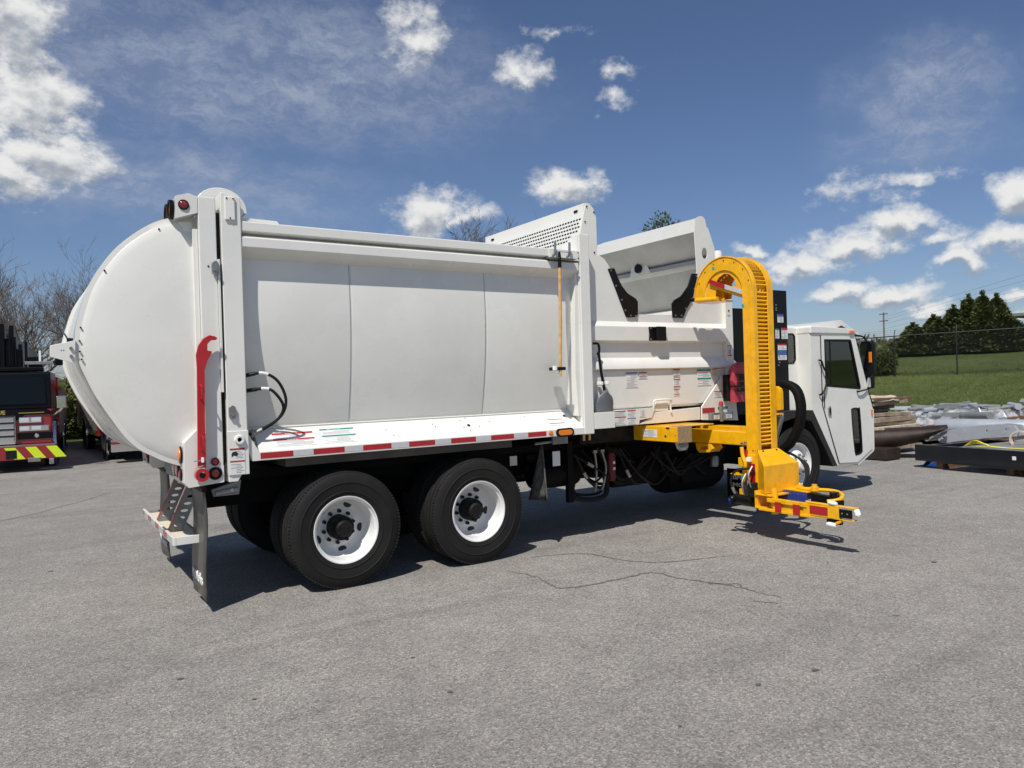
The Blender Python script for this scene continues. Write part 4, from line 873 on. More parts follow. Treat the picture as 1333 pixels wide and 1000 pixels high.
# rotary motor with hoses
mo = MB().cyl((4.30, -.70, .405), (4.30, -.92, .395), .055, n=18).build('rotary_motor', BLK, T)
MB().lathe([(0,-.06),(.035,-.058),(.045,-.045),(.045,0)], (4.26, -.69, .40), (1, 0, 0), 18).build('motor_end', BLK, mo)
MB().lathe([(0,0),(.020,0),(.020,.004),(0,.004)], (4.196, -.69, .40), (1, 0, 0), 14).build('blue_cap', BLUE, mo)
MB().tube(smooth([(4.30,-.72,.46),(4.27,-.66,.56),(4.28,-.68,.68),(4.31,-.78,.74),(4.36,-.88,.74),(4.38,-.90,.70)], 5), .012, 8).build('hydraulic_hose', RUB, T)
MB().tube([(4.29,-.70,.46),(4.275,-.67,.53)], .018, 8).build('hose_fitting', STEEL, T)
for i, (y, z) in enumerate(((-.84,.53),(-.90,.56),(-.93,.62),(-.87,.50))):
    MB().tube(smooth([(4.30,y,z-.10),(4.27,y+.02,z),(4.28,y+.03,z+.08),(4.33,y+.02,z+.16)], 4), .011, 7).build('hydraulic_hose' if i % 2 else 'steel_pipe', RUB if i % 2 else STEEL, T)
B('hose_manifold', STEEL, T, 4.30, 4.38, -.86, -.80, .47, .53, .008); B('hose_manifold', GRIME, T, 4.28, 4.37, -.95, -.88, .44, .60, .008)
for i in range(3):
    MB().tube(smooth([(4.92,-.86,.90),(4.95,-1.0+.01*i,.86),(4.95+.03*i,-1.12,.76),(4.93+.02*i,-1.16,.64),(4.86,-1.17,.54),(4.79,-1.2,.50)], 5), .012, 8).build('hydraulic_hose', RUB, T)
# energy chain, roller guard and lift cylinder beside the mast
ch = [(-.62,1.62),(-.80,1.68),(-.98,1.66),(-1.08,1.58),(-1.12,1.42),(-1.10,1.24),(-1.04,1.10),(-.95,.98),(-.84,.90),(-.74,.86)]
P = smooth(ch, 5); kr = random.Random(3)
rows = []
for i in range(len(P)):
    a = Vector(P[max(0, i-1)]); b = Vector(P[min(len(P)-1, i+1)]); d = (b-a).normalized(); n = Vector((-d.y, d.x)); c = Vector(P[i]); w_ = .044+.004*noise.noise(Vector((i*.5, 2, 1)))
    rows.append([(4.93+.06*math.copysign(abs(cos(t))**.6, cos(t)), c.x+n.x*w_*math.copysign(abs(sin(t))**.6, sin(t)), c.y+n.y*w_*math.copysign(abs(sin(t))**.6, sin(t))) for t in [2*pi*k/20 for k in range(21)]])
MB().grid(rows).build('hose_sleeve', CHAS, T, ang=60)
MB().prism([(-.80,1.36),(-.80,1.60),(-.83,1.645),(-.89,1.65),(-.935,1.62),(-.945,1.58),(-.945,1.38)], 'x', 4.80, 4.86).build('roller_guard', YEL, T, bevel=.004)
B('guard_shelf', YEL, T, 4.74, 4.86, -.94, -.74, 1.325, 1.345, .003); MB().cyl((4.78,-.78,1.37), (4.78,-.90,1.37), .022, n=12).build('hose_fitting', STEEL, T)
MB().cyl((4.86, -.90, 1.30), (4.84, -.76, .88), .040, n=14).build('lift_cylinder', STEEL, T); MB().cyl((4.96, -.84, 1.32), (4.93, -.72, .95), .022, n=12).build('cylinder_rod', CHROME, T)
MB().cyl((5.05, -.60, 1.50), (4.95, -.70, .90), .05, n=12).build('hose_bundle', RUB, T)
B('carriage_plate', CHAS, T, 4.76, 5.0, -.72, -.60, .9, 1.5, .01)

# ================================================================ cab
YN, YF = .15, 2.30
win = [(7.262,2.268),(7.90,2.270),(7.925,2.255),(8.135,1.56),(8.12,1.522),(7.29,1.588),(7.262,1.61)]
lowin = smooth([(7.90,1.245),(8.06,1.245),(8.10,1.20),(8.135,.66),(8.11,.57),(8.00,.545),(7.93,.60),(7.875,1.16)], 3, True)
CSIDE = [(6.96,1.25),(7.51,.435),(8.03,.405),(8.45,.59),(8.46,1.21),(8.035,2.345),(6.96,2.345)]
DOOR = [(7.20,2.315),(7.20,1.32),(7.555,.462),(8.015,.437),(8.40,.61),(8.405,1.21),(8.0,2.315)]
cs = MB().prism(CSIDE, 'y', YN, YN+.02, holes=[win, lowin]).build('cab_side', WHITE, T, bevel=.003)
dr = MB().prism(DOOR, 'y', YN-.012, YN-.002, holes=[win, lowin]).build('cab_door', WHITE, T, bevel=.002)
MB().prism([(7.185,2.325),(7.20,2.325),(7.20,1.32),(7.555,.462),(7.54,.450),(7.185,1.32)], 'y', YN-.008, YN-.001).build('door_gap', SBLK, dr)
def rim_of(poly, t, name, par, y0, y1, m=BLK):
    c = Vector((sum(p[0] for p in poly)/len(poly), sum(p[1] for p in poly)/len(poly)))
    inn = []
    n = len(poly)
    for i in range(n):
        a, b, d = Vector(poly[i-1]), Vector(poly[i]), Vector(poly[(i+1) % n])
        n1_ = Vector((-(b-a).y, (b-a).x)).normalized(); n2_ = Vector((-(d-b).y, (d-b).x)).normalized()
        q = (n1_+n2_).normalized(); q = q if (c-b).dot(q) > 0 else -q; inn.append(tuple(b+q*t))
    MB().prism(poly, 'y', y0, y1, holes=[inn]).build(name, m, par, bevel=.002)
rim_of(win, .035, 'window_seal', dr, YN-.016, YN+.004); rim_of(lowin, .022, 'window_seal', dr, YN-.016, YN+.004)
MB().prism(win, 'y', YN, YN+.004).build('door_window', CGL, dr); MB().prism(lowin, 'y', YN, YN+.004).build('lower_window', CGL, dr)
B('window_divider', BLK, dr, 7.40, 7.425, YN-.004, YN+.006, 1.59, 2.25, 0)
MB().tube(smooth([(7.13,YN-.01,1.97),(7.135,YN-.05,1.95),(7.17,YN-.055,1.86),(7.235,YN-.055,1.78),(7.235,YN-.055,1.68),(7.20,YN-.055,1.58),(7.14,YN-.05,1.50),(7.12,YN-.01,1.47)], 4), .014, 8).build('grab_handle', BLK, cs)
MB().tube([(7.215,YN-.02,1.50),(7.222,YN-.02,1.28)], .007, 6).build('rain_channel', GRIME, cs)
lk = MB().prism([(7.30,1.285),(7.335,1.315),(7.36,1.285),(7.37,1.17),(7.31,1.165)], 'y', YN-.032, YN-.012).build('door_latch', STEEL, dr, bevel=.008)
MB().prism([(7.316,1.27),(7.350,1.27),(7.355,1.20),(7.32,1.20)], 'y', YN-.036, YN-.033).build('latch_recess', BLK, lk)
B('clearance_light', LAMB, T, 7.86, 7.975, YN-.045, YN-.022, 2.362, 2.40, .004); B('side_reflector', LAMB, T, 8.385, 8.435, YN-.014, YN-.001, 1.105, 1.205, .003)
MB().prism(CSIDE, 'y', YF-.02, YF, holes=[win]).build('cab_side', WHITE, T)
MB().prism(win, 'y', YF-.012, YF-.008).build('door_window', CGL, T)
MB().prism([(6.94,2.346),(6.94,2.445),(6.97,2.465),(7.98,2.43),(8.04,2.40),(8.05,2.346)], 'y', YN-.022, YF+.022).build('cab_roof', WHITE, T, bevel=.02)
MB().prism([(7.10,2.455),(8.10,2.585),(8.60,2.36),(8.52,2.36),(8.10,2.50),(7.9,2.44)], 'y', .40, 2.05).build('roof_visor', WHITE2, T, bevel=.004)
MB().prism([(7.98,2.42),(8.10,2.49),(8.50,2.365),(8.10,2.36)], 'y', .43, 2.02).build('visor_underside', CHAS, T)
# rear half of the cab, set in
YR = .36
rwin = smooth([(6.50,2.36),(7.03,2.365),(7.075,2.33),(7.08,1.99),(7.03,1.93),(6.50,1.925)], 1, True)
MB().prism([(6.30,1.25),(7.1,1.25),(7.1,2.43),(6.30,2.43)], 'y', YR, YR+.02, holes=[[(6.55,2.36),(6.86,2.365),(6.905,2.33),(6.91,1.99),(6.86,1.93),(6.55,1.925)]]).build('cab_rear_side', WHITE, T, bevel=.004)
rw_ = [(6.55,2.36),(6.86,2.365),(6.905,2.33),(6.91,1.99),(6.86,1.93),(6.55,1.925)]
MB().prism(rw_, 'y', YR+.004, YR+.008).build('rear_side_window', CGL, T); rim_of(rw_, .022, 'window_seal', T, YR-.006, YR+.006)
MB().prism([(YR,2.43),(YR+.03,2.475),(2.1,2.475),(2.12,2.43)], 'x', 6.30, 6.95).build('cab_rear_roof', WHITE, T, bevel=.008)
B('cab_step_wall', WHITE, T, 6.94, 6.96, YN+.004, .5, 1.25, 2.345, .002)
B('cab_back_wall', WHITE, T, 6.30, 6.32, YR, 2.12, 1.25, 2.43, .004); B('cab_floor', CHAS, T, 6.3, 8.40, YR, 2.2, 1.16, 1.25, 0)
B('cab_belly', CHAS, T, 7.55, 8.30, .22, 2.2, .45, 1.16, .01)
# front
def fp(pts, name, m, th=.02, par=T):
    a = [Vector(p) for p in pts]; n = (a[1]-a[0]).cross(a[2]-a[0]).normalized()*th
    k = len(a); MB().add(a+[p+n for p in a], [tuple(range(k)), tuple(range(2*k-1, k-1, -1))]+[(i, (i+1) % k, (i+1) % k+k, i+k) for i in range(k)]).build(name, m, par)
fp([(8.45,YN,.59),(8.45,YF,.59),(8.46,YF,1.21),(8.46,YN,1.21)], 'front_panel', WHITE); fp([(8.455,YN+.10,1.25),(8.455,YF-.10,1.25),(8.045,YF-.10,2.30),(8.045,YN+.10,2.30)], 'windshield', CGL, .005)
for y in (YN, YF-.10): fp([(8.46,y,1.21),(8.46,y+.10,1.21),(8.035,y+.10,2.345),(8.035,y,2.345)], 'windshield_pillar', WHITE if y > 1 else BLK, .012)
fp([(8.03,YN,.405),(8.03,YF,.405),(8.45,YF,.59),(8.45,YN,.59)], 'bumper', WHITE)
# interior
seat = B('driver_seat', BLK, T, 7.05, 7.50, .45, .95, 1.3, 1.46, .05); B('seat_back', BLK, seat, 7.0, 7.14, .47, .93, 1.40, 2.05, .05)
B('driver_seat', BLK, T, 7.05, 7.50, 1.45, 1.95, 1.3, 1.46, .05); B('dashboard', BLK, T, 7.95, 8.3, .3, 2.1, 1.25, 1.56, .04)
MB().lathe([(.20,-.012),(.215,0),(.20,.012),(.19,0)], (7.82, .72, 1.66), (-.5, 0, .86), 28, True).build('steering_wheel', BLK, T)
MB().cyl((7.83, .72, 1.65), (8.0, .72, 1.40), .03, n=10).build('steering_column', BLK, T)
MB().tube([(8.0,.3,1.56),(7.9,.3,2.25)], .02, 8).build('interior_pillar', BLK, T); MB().tube([(7.62,2.2,1.4),(7.62,2.2,2.3)], .02, 8).build('interior_pillar', BLK, T)
MB().tube(smooth([(7.98,.22,2.05),(8.02,.24,1.95),(8.06,.24,1.8),(8.14,.22,1.72)], 4), .016, 8).build('interior_grab_rail', BLK, T)
# front fender and wheel well
MB().prism([(6.0,1.16),(6.16,1.275),(6.74,1.275),(6.97,1.262),(7.515,.425),(7.40,.425),(7.28,.62),(6.93,1.10),(6.62,1.19),(6.30,1.13),(6.05,.95)], 'y', YN-.004, .50).build('front_fender', FLAP, T, bevel=.006)
MB().prism([(6.0,1.10),(6.62,1.19),(7.0,1.10),(7.40,.43),(7.56,.43),(7.56,1.2),(6.0,1.24)], 'y', .50, .55).build('wheel_well_liner', CHAS, T)
# mirrors
mi = MB().prism([(.255,2.20),(.235,2.245),(.075,2.245),(.048,2.20),(.048,1.77),(.075,1.735),(.235,1.735),(.255,1.77)], 'x', 8.32, 8.42).build('wing_mirror', BLK, T, bevel=.02)
B('mirror_signal', LAMB, mi, 8.312, 8.322, .058, .105, 1.92, 2.08, .004)
B('mirror_glass', CHROME, mi, 8.314, 8.3195, .13, .235, 1.80, 2.20, 0)
mj = MB().prism([(.22,1.695),(.205,1.715),(.085,1.715),(.065,1.69),(.065,1.55),(.085,1.525),(.205,1.525),(.22,1.55)], 'x', 8.32, 8.40).build('convex_mirror', BLK, T, bevel=.015)
MB().prism([(.20,1.69),(.09,1.69),(.085,1.55),(.20,1.55)], 'x', 8.314, 8.319).build('mirror_glass', CHROME, mj)
MB().tube(smooth([(8.04,.30,2.33),(8.18,.26,2.335),(8.32,.20,2.32),(8.36,.16,2.24)], 4), .013, 8).build('mirror_arm', BLK, T)
MB().tube(smooth([(8.05,.138,1.50),(8.02,.11,1.49),(8.14,.10,1.505),(8.34,.13,1.52)], 4), .012, 8).build('mirror_arm', BLK, T)
MB().tube([(8.36,.14,1.73),(8.36,.14,1.715)], .012, 8).build('mirror_arm', BLK, T); MB().tube([(8.04,.20,2.28),(8.43,.14,1.30)], .009, 6).build('mirror_brace', BLK, T)
# black control cabinet behind the mast
kb = B('control_cabinet', BLK, T, 6.30, 6.66, .30, .34, 1.20, 2.96, .006)
B('cabinet_side', BLK, kb, 6.64, 6.66, .34, .95, 1.20, 2.96, .004); B('cabinet_side', BLK, kb, 5.5, 6.29, .42, .46, 1.25, 2.70, .004)
for (x, z, w, h, bands) in ((6.44,2.51,.13,.115,[(.7,1.,SBLU)]),(6.385,2.285,.085,.135,[(.85,1.,SGRN)]),(6.52,2.28,.135,.155,[(.80,1.,SRED)]),(6.43,1.985,.19,.225,[(.90,1.,SRED),(.3,.62,SBLU)])):
    sticker(T, (x, .299, z), X, Z, w, h, bands)
for (x, z) in ((6.40,2.75),(6.40,2.71),(6.40,2.68),(6.44,2.05),(6.44,1.95),(6.42,1.91)): B('switch', STEEL, kb, x, x+.02, .285, .30, z-.01, z+.01, .003)
B('engine_tower', CHAS, T, 5.35, 6.25, .55, 1.9, 1.2, 2.5, .02)
ex = MB().tube(smooth([(5.42,.42,2.05),(5.6,.40,1.95),(5.85,.42,1.78),(6.0,.5,1.5)], 5), .055, 14).build('exhaust_pipe', CHROME, T)
MB().cyl((5.50, .48, 1.9), (5.62, .48, 2.75), .06, n=14).build('air_intake', CHAS, T)

# ================================================================ things carried on the truck
br_ = thing('rake', 'wooden handled steel rake hanging head up by the front post of the truck body', 'rake', (2.40, -.06, 1.83))
ORG[br_] = Vector((2.40, -.06, 1.83))
MB().tube([(2.365,-.055,1.835),(2.385,-.06,2.4),(2.398,-.06,2.985)], [.017,.019,.018], 10).build('handle', WOOD, br_)
MB().tube([(2.398,-.06,2.985),(2.40,-.06,3.10),(2.40,-.06,3.155)], [.0215,.018,.010], 10).build('socket', BLK, br_)
hd = MB().prism([(2.27,-.075),(2.62,-.075),(2.62,.10),(2.27,.10)], 'z', 3.083, 3.090).build('head', STEEL, br_, bevel=.001)
for i in range(9): B('tine', STEEL, hd, 2.275+i*.041, 2.285+i*.041, .10, .112, 3.03, 3.10, .001)
B('cross_wire', STEEL, br_, 2.36, 2.54, -.068, -.062, 3.150, 3.156, 0)
hp = B('tool_holder', WHITE2, T, 2.30, 2.70, -.012, -.002, 3.08, 3.19, .003)
for x in (2.345, 2.535): MB().tube(smooth([(x,-.01,3.12),(x,-.045,3.12),(x+.003,-.055,3.17),(x+.006,-.055,3.262)], 3), .013, 8).build('tool_hook', STEEL, hp)
cl = B('handle_clip', BLK, T, 2.325, 2.43, -.075, .09, 1.90, 1.935, .006); B('clip_tab', WPLA, cl, 2.285, 2.32, -.07, -.03, 1.90, 1.945, .004)
shv = thing('shovel', 'grey plastic scoop shovel with dark shaft clipped upright beside the body front post', 'shovel', (3.05, .06, 1.42)); ORG[shv] = Vector((3.05, .06, 1.42))
MB().tube([(2.985,.05,2.10),(3.01,.05,1.90),(3.055,.05,1.66)], .016, 8).build('shaft', BLK, shv)
MB().tube(smooth([(2.915,.05,2.19),(2.985,.05,2.185),(2.995,.05,2.10),(2.97,.05,2.07)], 3), .014, 8).build('grip', BLK, shv)
sh_rows = []
for i in range(9):
    t = i/8; z = 1.665-.245*t; hw = (.018, .05, .09, .112, .12, .125, .125, .124, .122)[i]
    sh_rows.append([(3.055+hw*u*1.0, .035+.045*(u*u)*(.4+t*.3)-.02*(1-t), z) for u in [k/5 for k in range(-5, 6)]])
MB().grid(sh_rows).build('scoop', GREYP, shv, solid=.006, ang=60)
B('shovel_clip', WPLA, T, 2.985, 3.03, .03, .10, 1.725, 1.765, .008); B('shovel_clip', WPLA, T, 3.075, 3.115, .03, .10, 1.725, 1.765, .008)
B('shovel_pocket', WHITE, T, 2.86, 3.155, .0, .084, 1.245, 1.425, .004)
fe = thing('extinguisher_cover', 'crinkled red vinyl bag over the fire extinguisher between hopper post and yellow mast', 'fire extinguisher', (5.2, -.02, 1.45)); ORG[fe] = Vector((5.2, -.02, 1.45))
rows = []
for i in range(15):
    z = 1.455+.50*i/14; k = 1 if i < 12 else (.93, .75, .35)[i-12]
    rows.append([(5.20+(.165*k)*math.copysign(abs(cos(a))**.6, cos(a))+.008*noise.noise(Vector((a*2, z*9, 1))), -.055+(.062*k)*math.copysign(abs(sin(a))**.6, sin(a))+.010*noise.noise(Vector((a*2.5, z*12, 5))), z) for a in [2*pi*q/28 for q in range(29)]])
MB().grid(rows).build('bag', VINYL, fe, ang=70)
MB().grid([[(5.20+.170*math.copysign(abs(cos(a))**.6, cos(a)), -.055+.066*math.copysign(abs(sin(a))**.6, sin(a)), z) for a in [2*pi*q/28 for q in range(29)]] for z in (1.642, 1.660)]).build('strap', SBLK, fe)
for s_, z, sz in (('FIRE', 1.725, .115), ('EXTINGUISHER', 1.665, .055), ('INSIDE', 1.585, .06)):
    text(s_, sz, fe, SBLK, (5.05, -.128, z), X, Z, depth=.004, bold=.002, xs=1.0)
B('cover_backboard', BLK, T, 5.02, 5.06, -.02, .07, 1.47, 1.80, .004)

# ================================================================ fire engines on the left
def fire_engine(name, label, chevron):
    t = thing(name, label, 'fire truck')
    bev = .02
    B('cab', FRED, t, -1.12, 1.12, 0, 2.6, .62, 1.50, .05); MB().prism([(0,1.50),(.10,2.38),(.2,2.42),(2.6,2.42),(2.6,1.50)], 'x', -1.10, 1.10).build('cab_upper', FBLK, t, bevel=.03)
    B('body', FRED, t, -1.14, 1.14, 2.75, 9.0, .55, 2.35, .04); B('chassis', CHAS, t, -.9, .9, .3, 8.8, .35, .62, .02)
    ws = fp([(-1.0,-.004,1.62),(1.0,-.004,1.62),(.96,.078,2.29),(-.96,.078,2.29)], 'windshield', ENGL, .01, t)
    MB().prism([(-1.12,1.42),(-.98,1.50),(.98,1.50),(1.12,1.42),(1.12,1.36),(.55,1.36),(.36,1.22),(-.36,1.22),(-.55,1.36),(-1.12,1.36)], 'y', -.03, 0).build('front_band', FBLK, t, bevel=.01)
    text('RESCUE', .13, t, GOLD, (-.30, -.034, 1.39), X, Z, depth=.002, bold=.003)
    g = B('grille', CHROME, t, -.36, .36, -.10, -.031, .66, 1.36, .03)
    for i in range(4): B('grille_bar', CHROME, g, -.33, .33, -.13, -.10, .72+i*.16, .83+i*.16, .02); B('grille_gap', SBLK, g, -.34, .34, -.112, -.10, .835+i*.16, .875+i*.16, 0)
    for s_ in (-1, 1):
        for (z0, z1, x1) in ((1.16,1.31,.90),(.96,1.10,1.05)):
            xa, xb = sorted((s_*.42, s_*x1)); h = B('headlight_bezel', CHROME, t, xa, xb, -.045, -.001, z0, z1, .02)
            for k in range(2):
                c = s_*(.53+.25*k); B('headlight', mat('lamp_glass_'+str(random.random())[2:5], (.55,.58,.6), .1, coat=1.), h, c-.10, c+.10, -.052, -.045, z0+.025, z1-.025, .01)
        B('emblem_band', FBLK, t, *sorted((s_*.38, s_*1.12)), -.025, -.001, .76, .92, .008)
        MB().lathe([(0,-.006),(.045,-.006),(.05,0)], (s_*.78, -.025, .84), (0, 1, 0), 18).build('emblem', CHROME, t)
        a = MB().tube(smooth([(s_*1.10,.10,1.30),(s_*1.22,-.05,1.38),(s_*1.33,-.12,1.50),(s_*1.34,-.12,1.62)], 4), .035, 8).build('mirror_arm', CHROME, t)
        B('mirror', CHROME, a, *sorted((s_*1.22, s_*1.44)), -.20, -.10, 1.50, 1.80, .03)
        B('trim_line', GOLD, t, *sorted((s_*.42, s_*.95)), -.036, -.031, 1.40, 1.415, 0)
    MB().prism([(-1.20,-.55),(1.20,-.55),(1.22,0),(-1.22,0)], 'z', .30, .62).build('bumper', FRED if chevron else CHROME, t, bevel=.02)
    if chevron:
        for s_ in (-1, 1):
            for k in range(3):
                x = s_*(.05+.42*k+.1)
                MB().prism([(x,.60),(x+s_*.22,.60),(x+s_*.42,.32),(x+s_*.20,.32)], 'y', -.556, -.551).build('chevron_stripe', CHEV, t)
            B('bumper_speaker', GRIME, t, *sorted((s_*.18, s_*.40)), -.565, -.552, .34, .54, .01)
        B('tow_plate', STEEL, t, .62, .88, -.60, -.552, .24, .34, .01); B('tow_eye', STEEL, t, 1.05, 1.15, -.60, -.45, .16, .30, .01)
        B('tread_plate', STEEL, t, -1.18, 1.18, -.54, -.02, .625, .635, 0)
    else:
        B('bumper_trim', PAPER, t, -1.1, 1.1, -.50, -.05, .625, .76, .03); B('front_stripe', PAPER, t, -1.10, 1.10, -.036, -.031, 1.0, 1.12, 0); B('bumper_stripe', FRED, t, -1.2, 1.2, -.556, -.551, .50, .56, 0)
    for s_ in (-1, 1):
        for y in (1.2, 6.4):
            w = MB().lathe(tyre_profile(.28, .50, .28), (s_*1.16 if s_ < 0 else 1.16, y, .50), (-s_, 0, 0), 36, True).build('wheel', RUB, t)
            MB().lathe([(0,.03),(.12,.03),(.20,.07),(.28,.04),(.30,0),(.28,-.01)], (s_*1.14, y, .50), (-s_, 0, 0), 28).build('rim', CHROME, w)
            if True: MB().lathe([(.56,-.03),(.60,-.03),(.60,.02),(.56,.02)], (s_*1.13, y, .54), (-s_, 0, 0), 36, True).build('wheel_arch_trim', CHROME, w)
        for k in range(5):
            ya = 2.95+k*1.15; B('locker_door', STEEL, t, *sorted((s_*1.141, s_*1.155)), ya, ya+.95, 1.05 if 5.6 < ya < 7.2 else .72, 1.95, .01)
        B('cab_door', FRED, t, *sorted((s_*1.121, s_*1.135)), 1.75, 2.5, .70, 1.50, .015); B('side_stripe', PAPER, t, *sorted((s_*1.136, s_*1.142)), .1, 8.9, 1.0, 1.04, 0)
    B('light_bar', FBLK, t, -.95, .95, .25, .55, 2.43, 2.54, .03)
    if chevron:
        lb = B('roof_rack', GALV, t, .55, 1.12, .35, .45, 2.60, 2.68, .01); B('post', WPLA, lb, .85, .90, .38, .43, 2.68, 2.95, .005)
        for x in (.6, 1.05): B('rack_leg', STEEL, lb, x, x+.03, .38, .42, 2.42, 2.60, 0)
        la = B('aerial_ladder', FBLK, t, -.60, .36, .5, 8.0, 2.75, 2.85, .01)
        for x in (-.60, .32): B('ladder_side', FBLK, la, x, x+.05, .5, 8.0, 2.85, 3.30, .01)
        for k in range(12): B('ladder_rung', FBLK, la, -.55, .32, .7+k*.6, .75+k*.6, 3.22, 3.27, 0)
        for (x, w, z0, z1) in ((-.5,.2,2.5,3.7),(-.2,.14,2.5,3.35),(.04,.11,2.5,3.62),(.24,.10,2.6,3.58),(.42,.07,2.5,3.12),(.55,.06,2.5,3.18),(.62,.30,2.55,2.80),(-.5,1.0,2.42,3.0)):
            B('ladder_platform', FBLK, t, x, x+w, .35+abs(x)*.2, .75+abs(x)*.2, z0, z1, .015)
        for k in range(7): MB().tube([(-.4+k*.13,.32,2.6),(-.35+k*.12,.36,3.1+.2*(k % 2))], .018, 6).build('ladder_brace', FBLK, t)
    return t
f1 = fire_engine('fire_engine', 'red and black ladder fire engine facing us with lime chevrons on its bumper', True)
f1.location = (-2.95, 15.45, 0); f1.rotation_euler = (0, 0, radians(-4))
f2 = fire_engine('fire_engine', 'red fire engine with chrome bumper mostly hidden behind the white tailgate', False)
f2.location = (.60, 15.9, 0); f2.rotation_euler = (0, 0, radians(2))

# ================================================================ yard goods on the right
fr = thing('deck_platform', 'long black steel deck frame lying on blocks at the right edge of the yard', 'steel frame', (10.97, -1.5, 0)); ORG[fr] = Vector((11.2, -1.5, 0))
fr.rotation_euler = (0, 0, radians(-6.3))
MB().prism([(.12,.40),(.12,.385),(.14,.14),(.10,.12),(.02,.12),(.0,.14),(.0,.40)], 'y', -4.6, 1.12) if False else None
FBK = mat('satin_black_frame', (.010, .011, .014), .3, coat=.3, var=.2)
def FB(name, m, x0, x1, y0, y1, z0, z1, bev=.006, par=None):
    p = par or fr
    return MB().box(11.2+x0, 11.2+x1, -1.5+y0, -1.5+y1, z0, z1).build(name, m, p, bevel=bev)
FB('front_beam', FBK, .0, .08, -3.2, 2.56, .13, .42); FB('rear_beam', FBK, 2.1, 2.18, -3.2, 2.56, .13, .38)
for y in (-3.2, -1.3, .6, 2.46): FB('cross_beam', FBK, .08, 2.1, y, y+.10, .15, .38)
FB('deck_sheet', GALV, .10, 2.08, -3.1, 1.9, .385, .40, .002); FB('beam_flange', FBK, -.05, .0, -3.2, 2.0, .12, .135, .002)
FB('inspection_tag', PAPER, -.004, -.001, .80, .86, .27, .33, 0)
for y in (-2.8, -.9, .9, 2.1): FB('timber_block', PLY, .1, 2.0, y, y+.12, 0, .128, .004)
bt = MB().add([(11.5,1.05,.003),(11.5,.75,.003),(11.75,.8,.10),(11.6,1.0,.12)], [(0,1,2,3),(0,3,2,1)]).build('folded_tarp', BLUT, None); tag(bt, 'small crumpled blue tarp tucked under the black frame corner', 'tarp')
ys = thing('cargo_strap', 'yellow webbing strap coiled and trailing along the top of the black frame', 'strap', (11.5, -.5, .42)); ORG[ys] = Vector((11.5, -.5, .42))
for s_ in range(3):
    P = smooth([(11.36+.03*s_,.25,.43),(11.40,.10,.47+.03*s_),(11.42,-.05,.48),(11.40,-.14,.44),(11.36+.04*s_,.05,.425)], 4)
    MB().grid([[(p[0], p[1], p[2]), (p[0]+.05, p[1], p[2])] for p in P]).build('coil', YSTR, ys, solid=.004)
P = smooth([(11.42,-.1,.44),(11.50,-.4,.415),(11.40,-.8,.43),(11.52,-1.2,.415),(11.42,-1.7,.43),(11.5,-2.4,.415)], 6)
MB().grid([[(p[0], p[1], p[2]), (p[0]+.05, p[1], p[2]+.006)] for p in P]).build('webbing', YSTR, ys, solid=.004)
# brown bucket / plough blade
bk = thing('loader_bucket', 'rusty brown curved steel loader bucket lying beyond the front of the white cab', 'bucket', (12.2, 2.4, 0)); ORG[bk] = Vector((12.2, 2.4, 0))
rows = []
A0, A1 = Vector((11.75, 3.25)), Vector((12.80, 1.22)); dn = (A1-A0).normalized(); nn = Vector((dn.y, -dn.x))
if nn.x > 0: nn = -nn
for i in range(17):
    t = i/16; L0 = A0+(A1-A0)*t; top = .50+.14*t; belly = (1-t**2.6)
    rows.append([(L0.x-nn.x*(.05+.55*(q/8)), L0.y-nn.y*(.05+.55*(q/8)), top-(top-.12)*belly*sin(pi*min(1, q/8*1.0))**.6 if q < 8 else top) for q in range(9)])
MB().grid(rows).build('shell', BROWN, bk, solid=.025, ang=50)
rows = []
for i in range(17):
    t = i/16; L0 = A0+(A1-A0)*t; top = .50+.14*t; bot = .13+(.50)*t**3
    rows.append([(L0.x+nn.x*(.10*sin(pi*q/6)), L0.y+nn.y*(.10*sin(pi*q/6)), top+(bot-top)*q/6) for q in range(7)])
MB().grid(rows).build('front_skin', BROWN, bk, solid=.02, ang=50)
MB().prism([(2.10,.42),(3.2,.42),(3.2,.90),(2.62,.88)], 'x', 11.80, 11.83).build('end_plate', BROWN, bk, bevel=.005)
B('skid', BROWN, bk, 11.8, 12.3, 1.9, 3.4, .02, .24, .01); B('hinge_post', FBK, bk, 11.4, 11.5, 2.72, 2.86, .1, .75, .01)
# lumber stack: loose boards, each its own part
ls = thing('lumber_stack', 'untidy stack of weathered boards showing past the nose of the white cab', 'lumber stack', (13.0, 3.1, 0)); ORG[ls] = Vector((13.0, 3.1, 0))
rr = random.Random(5); z = .10
for lay in range(13):
    h = rr.uniform(.05, .13)
    for k in range(3):
        y0 = 2.45+k*.42+rr.uniform(-.06, .06)+lay*.020; x0 = 12.5+rr.uniform(-.15, .12)
        if rr.random() < .12: continue
        o = MB().box(x0, x0+1.6, y0, y0+rr.uniform(.18, .38), z, z+h*.85).build('board', rr.choice((LUMB, LUMB2, LUMB, PLY)), ls, bevel=.004); o.rotation_euler = (rr.uniform(-.02, .02), rr.uniform(-.02, .02), rr.uniform(-.08, .08))
    z += h
MB().grid([[(12.45+i*.15, 2.62+j*.12, z+.02+.05*noise.noise(Vector((i*.6, j*.7, 3)))-(.10 if j == 0 else 0)) for i in range(9)] for j in range(7)]).build('cover_sheet', LUMB2, ls, solid=.01)
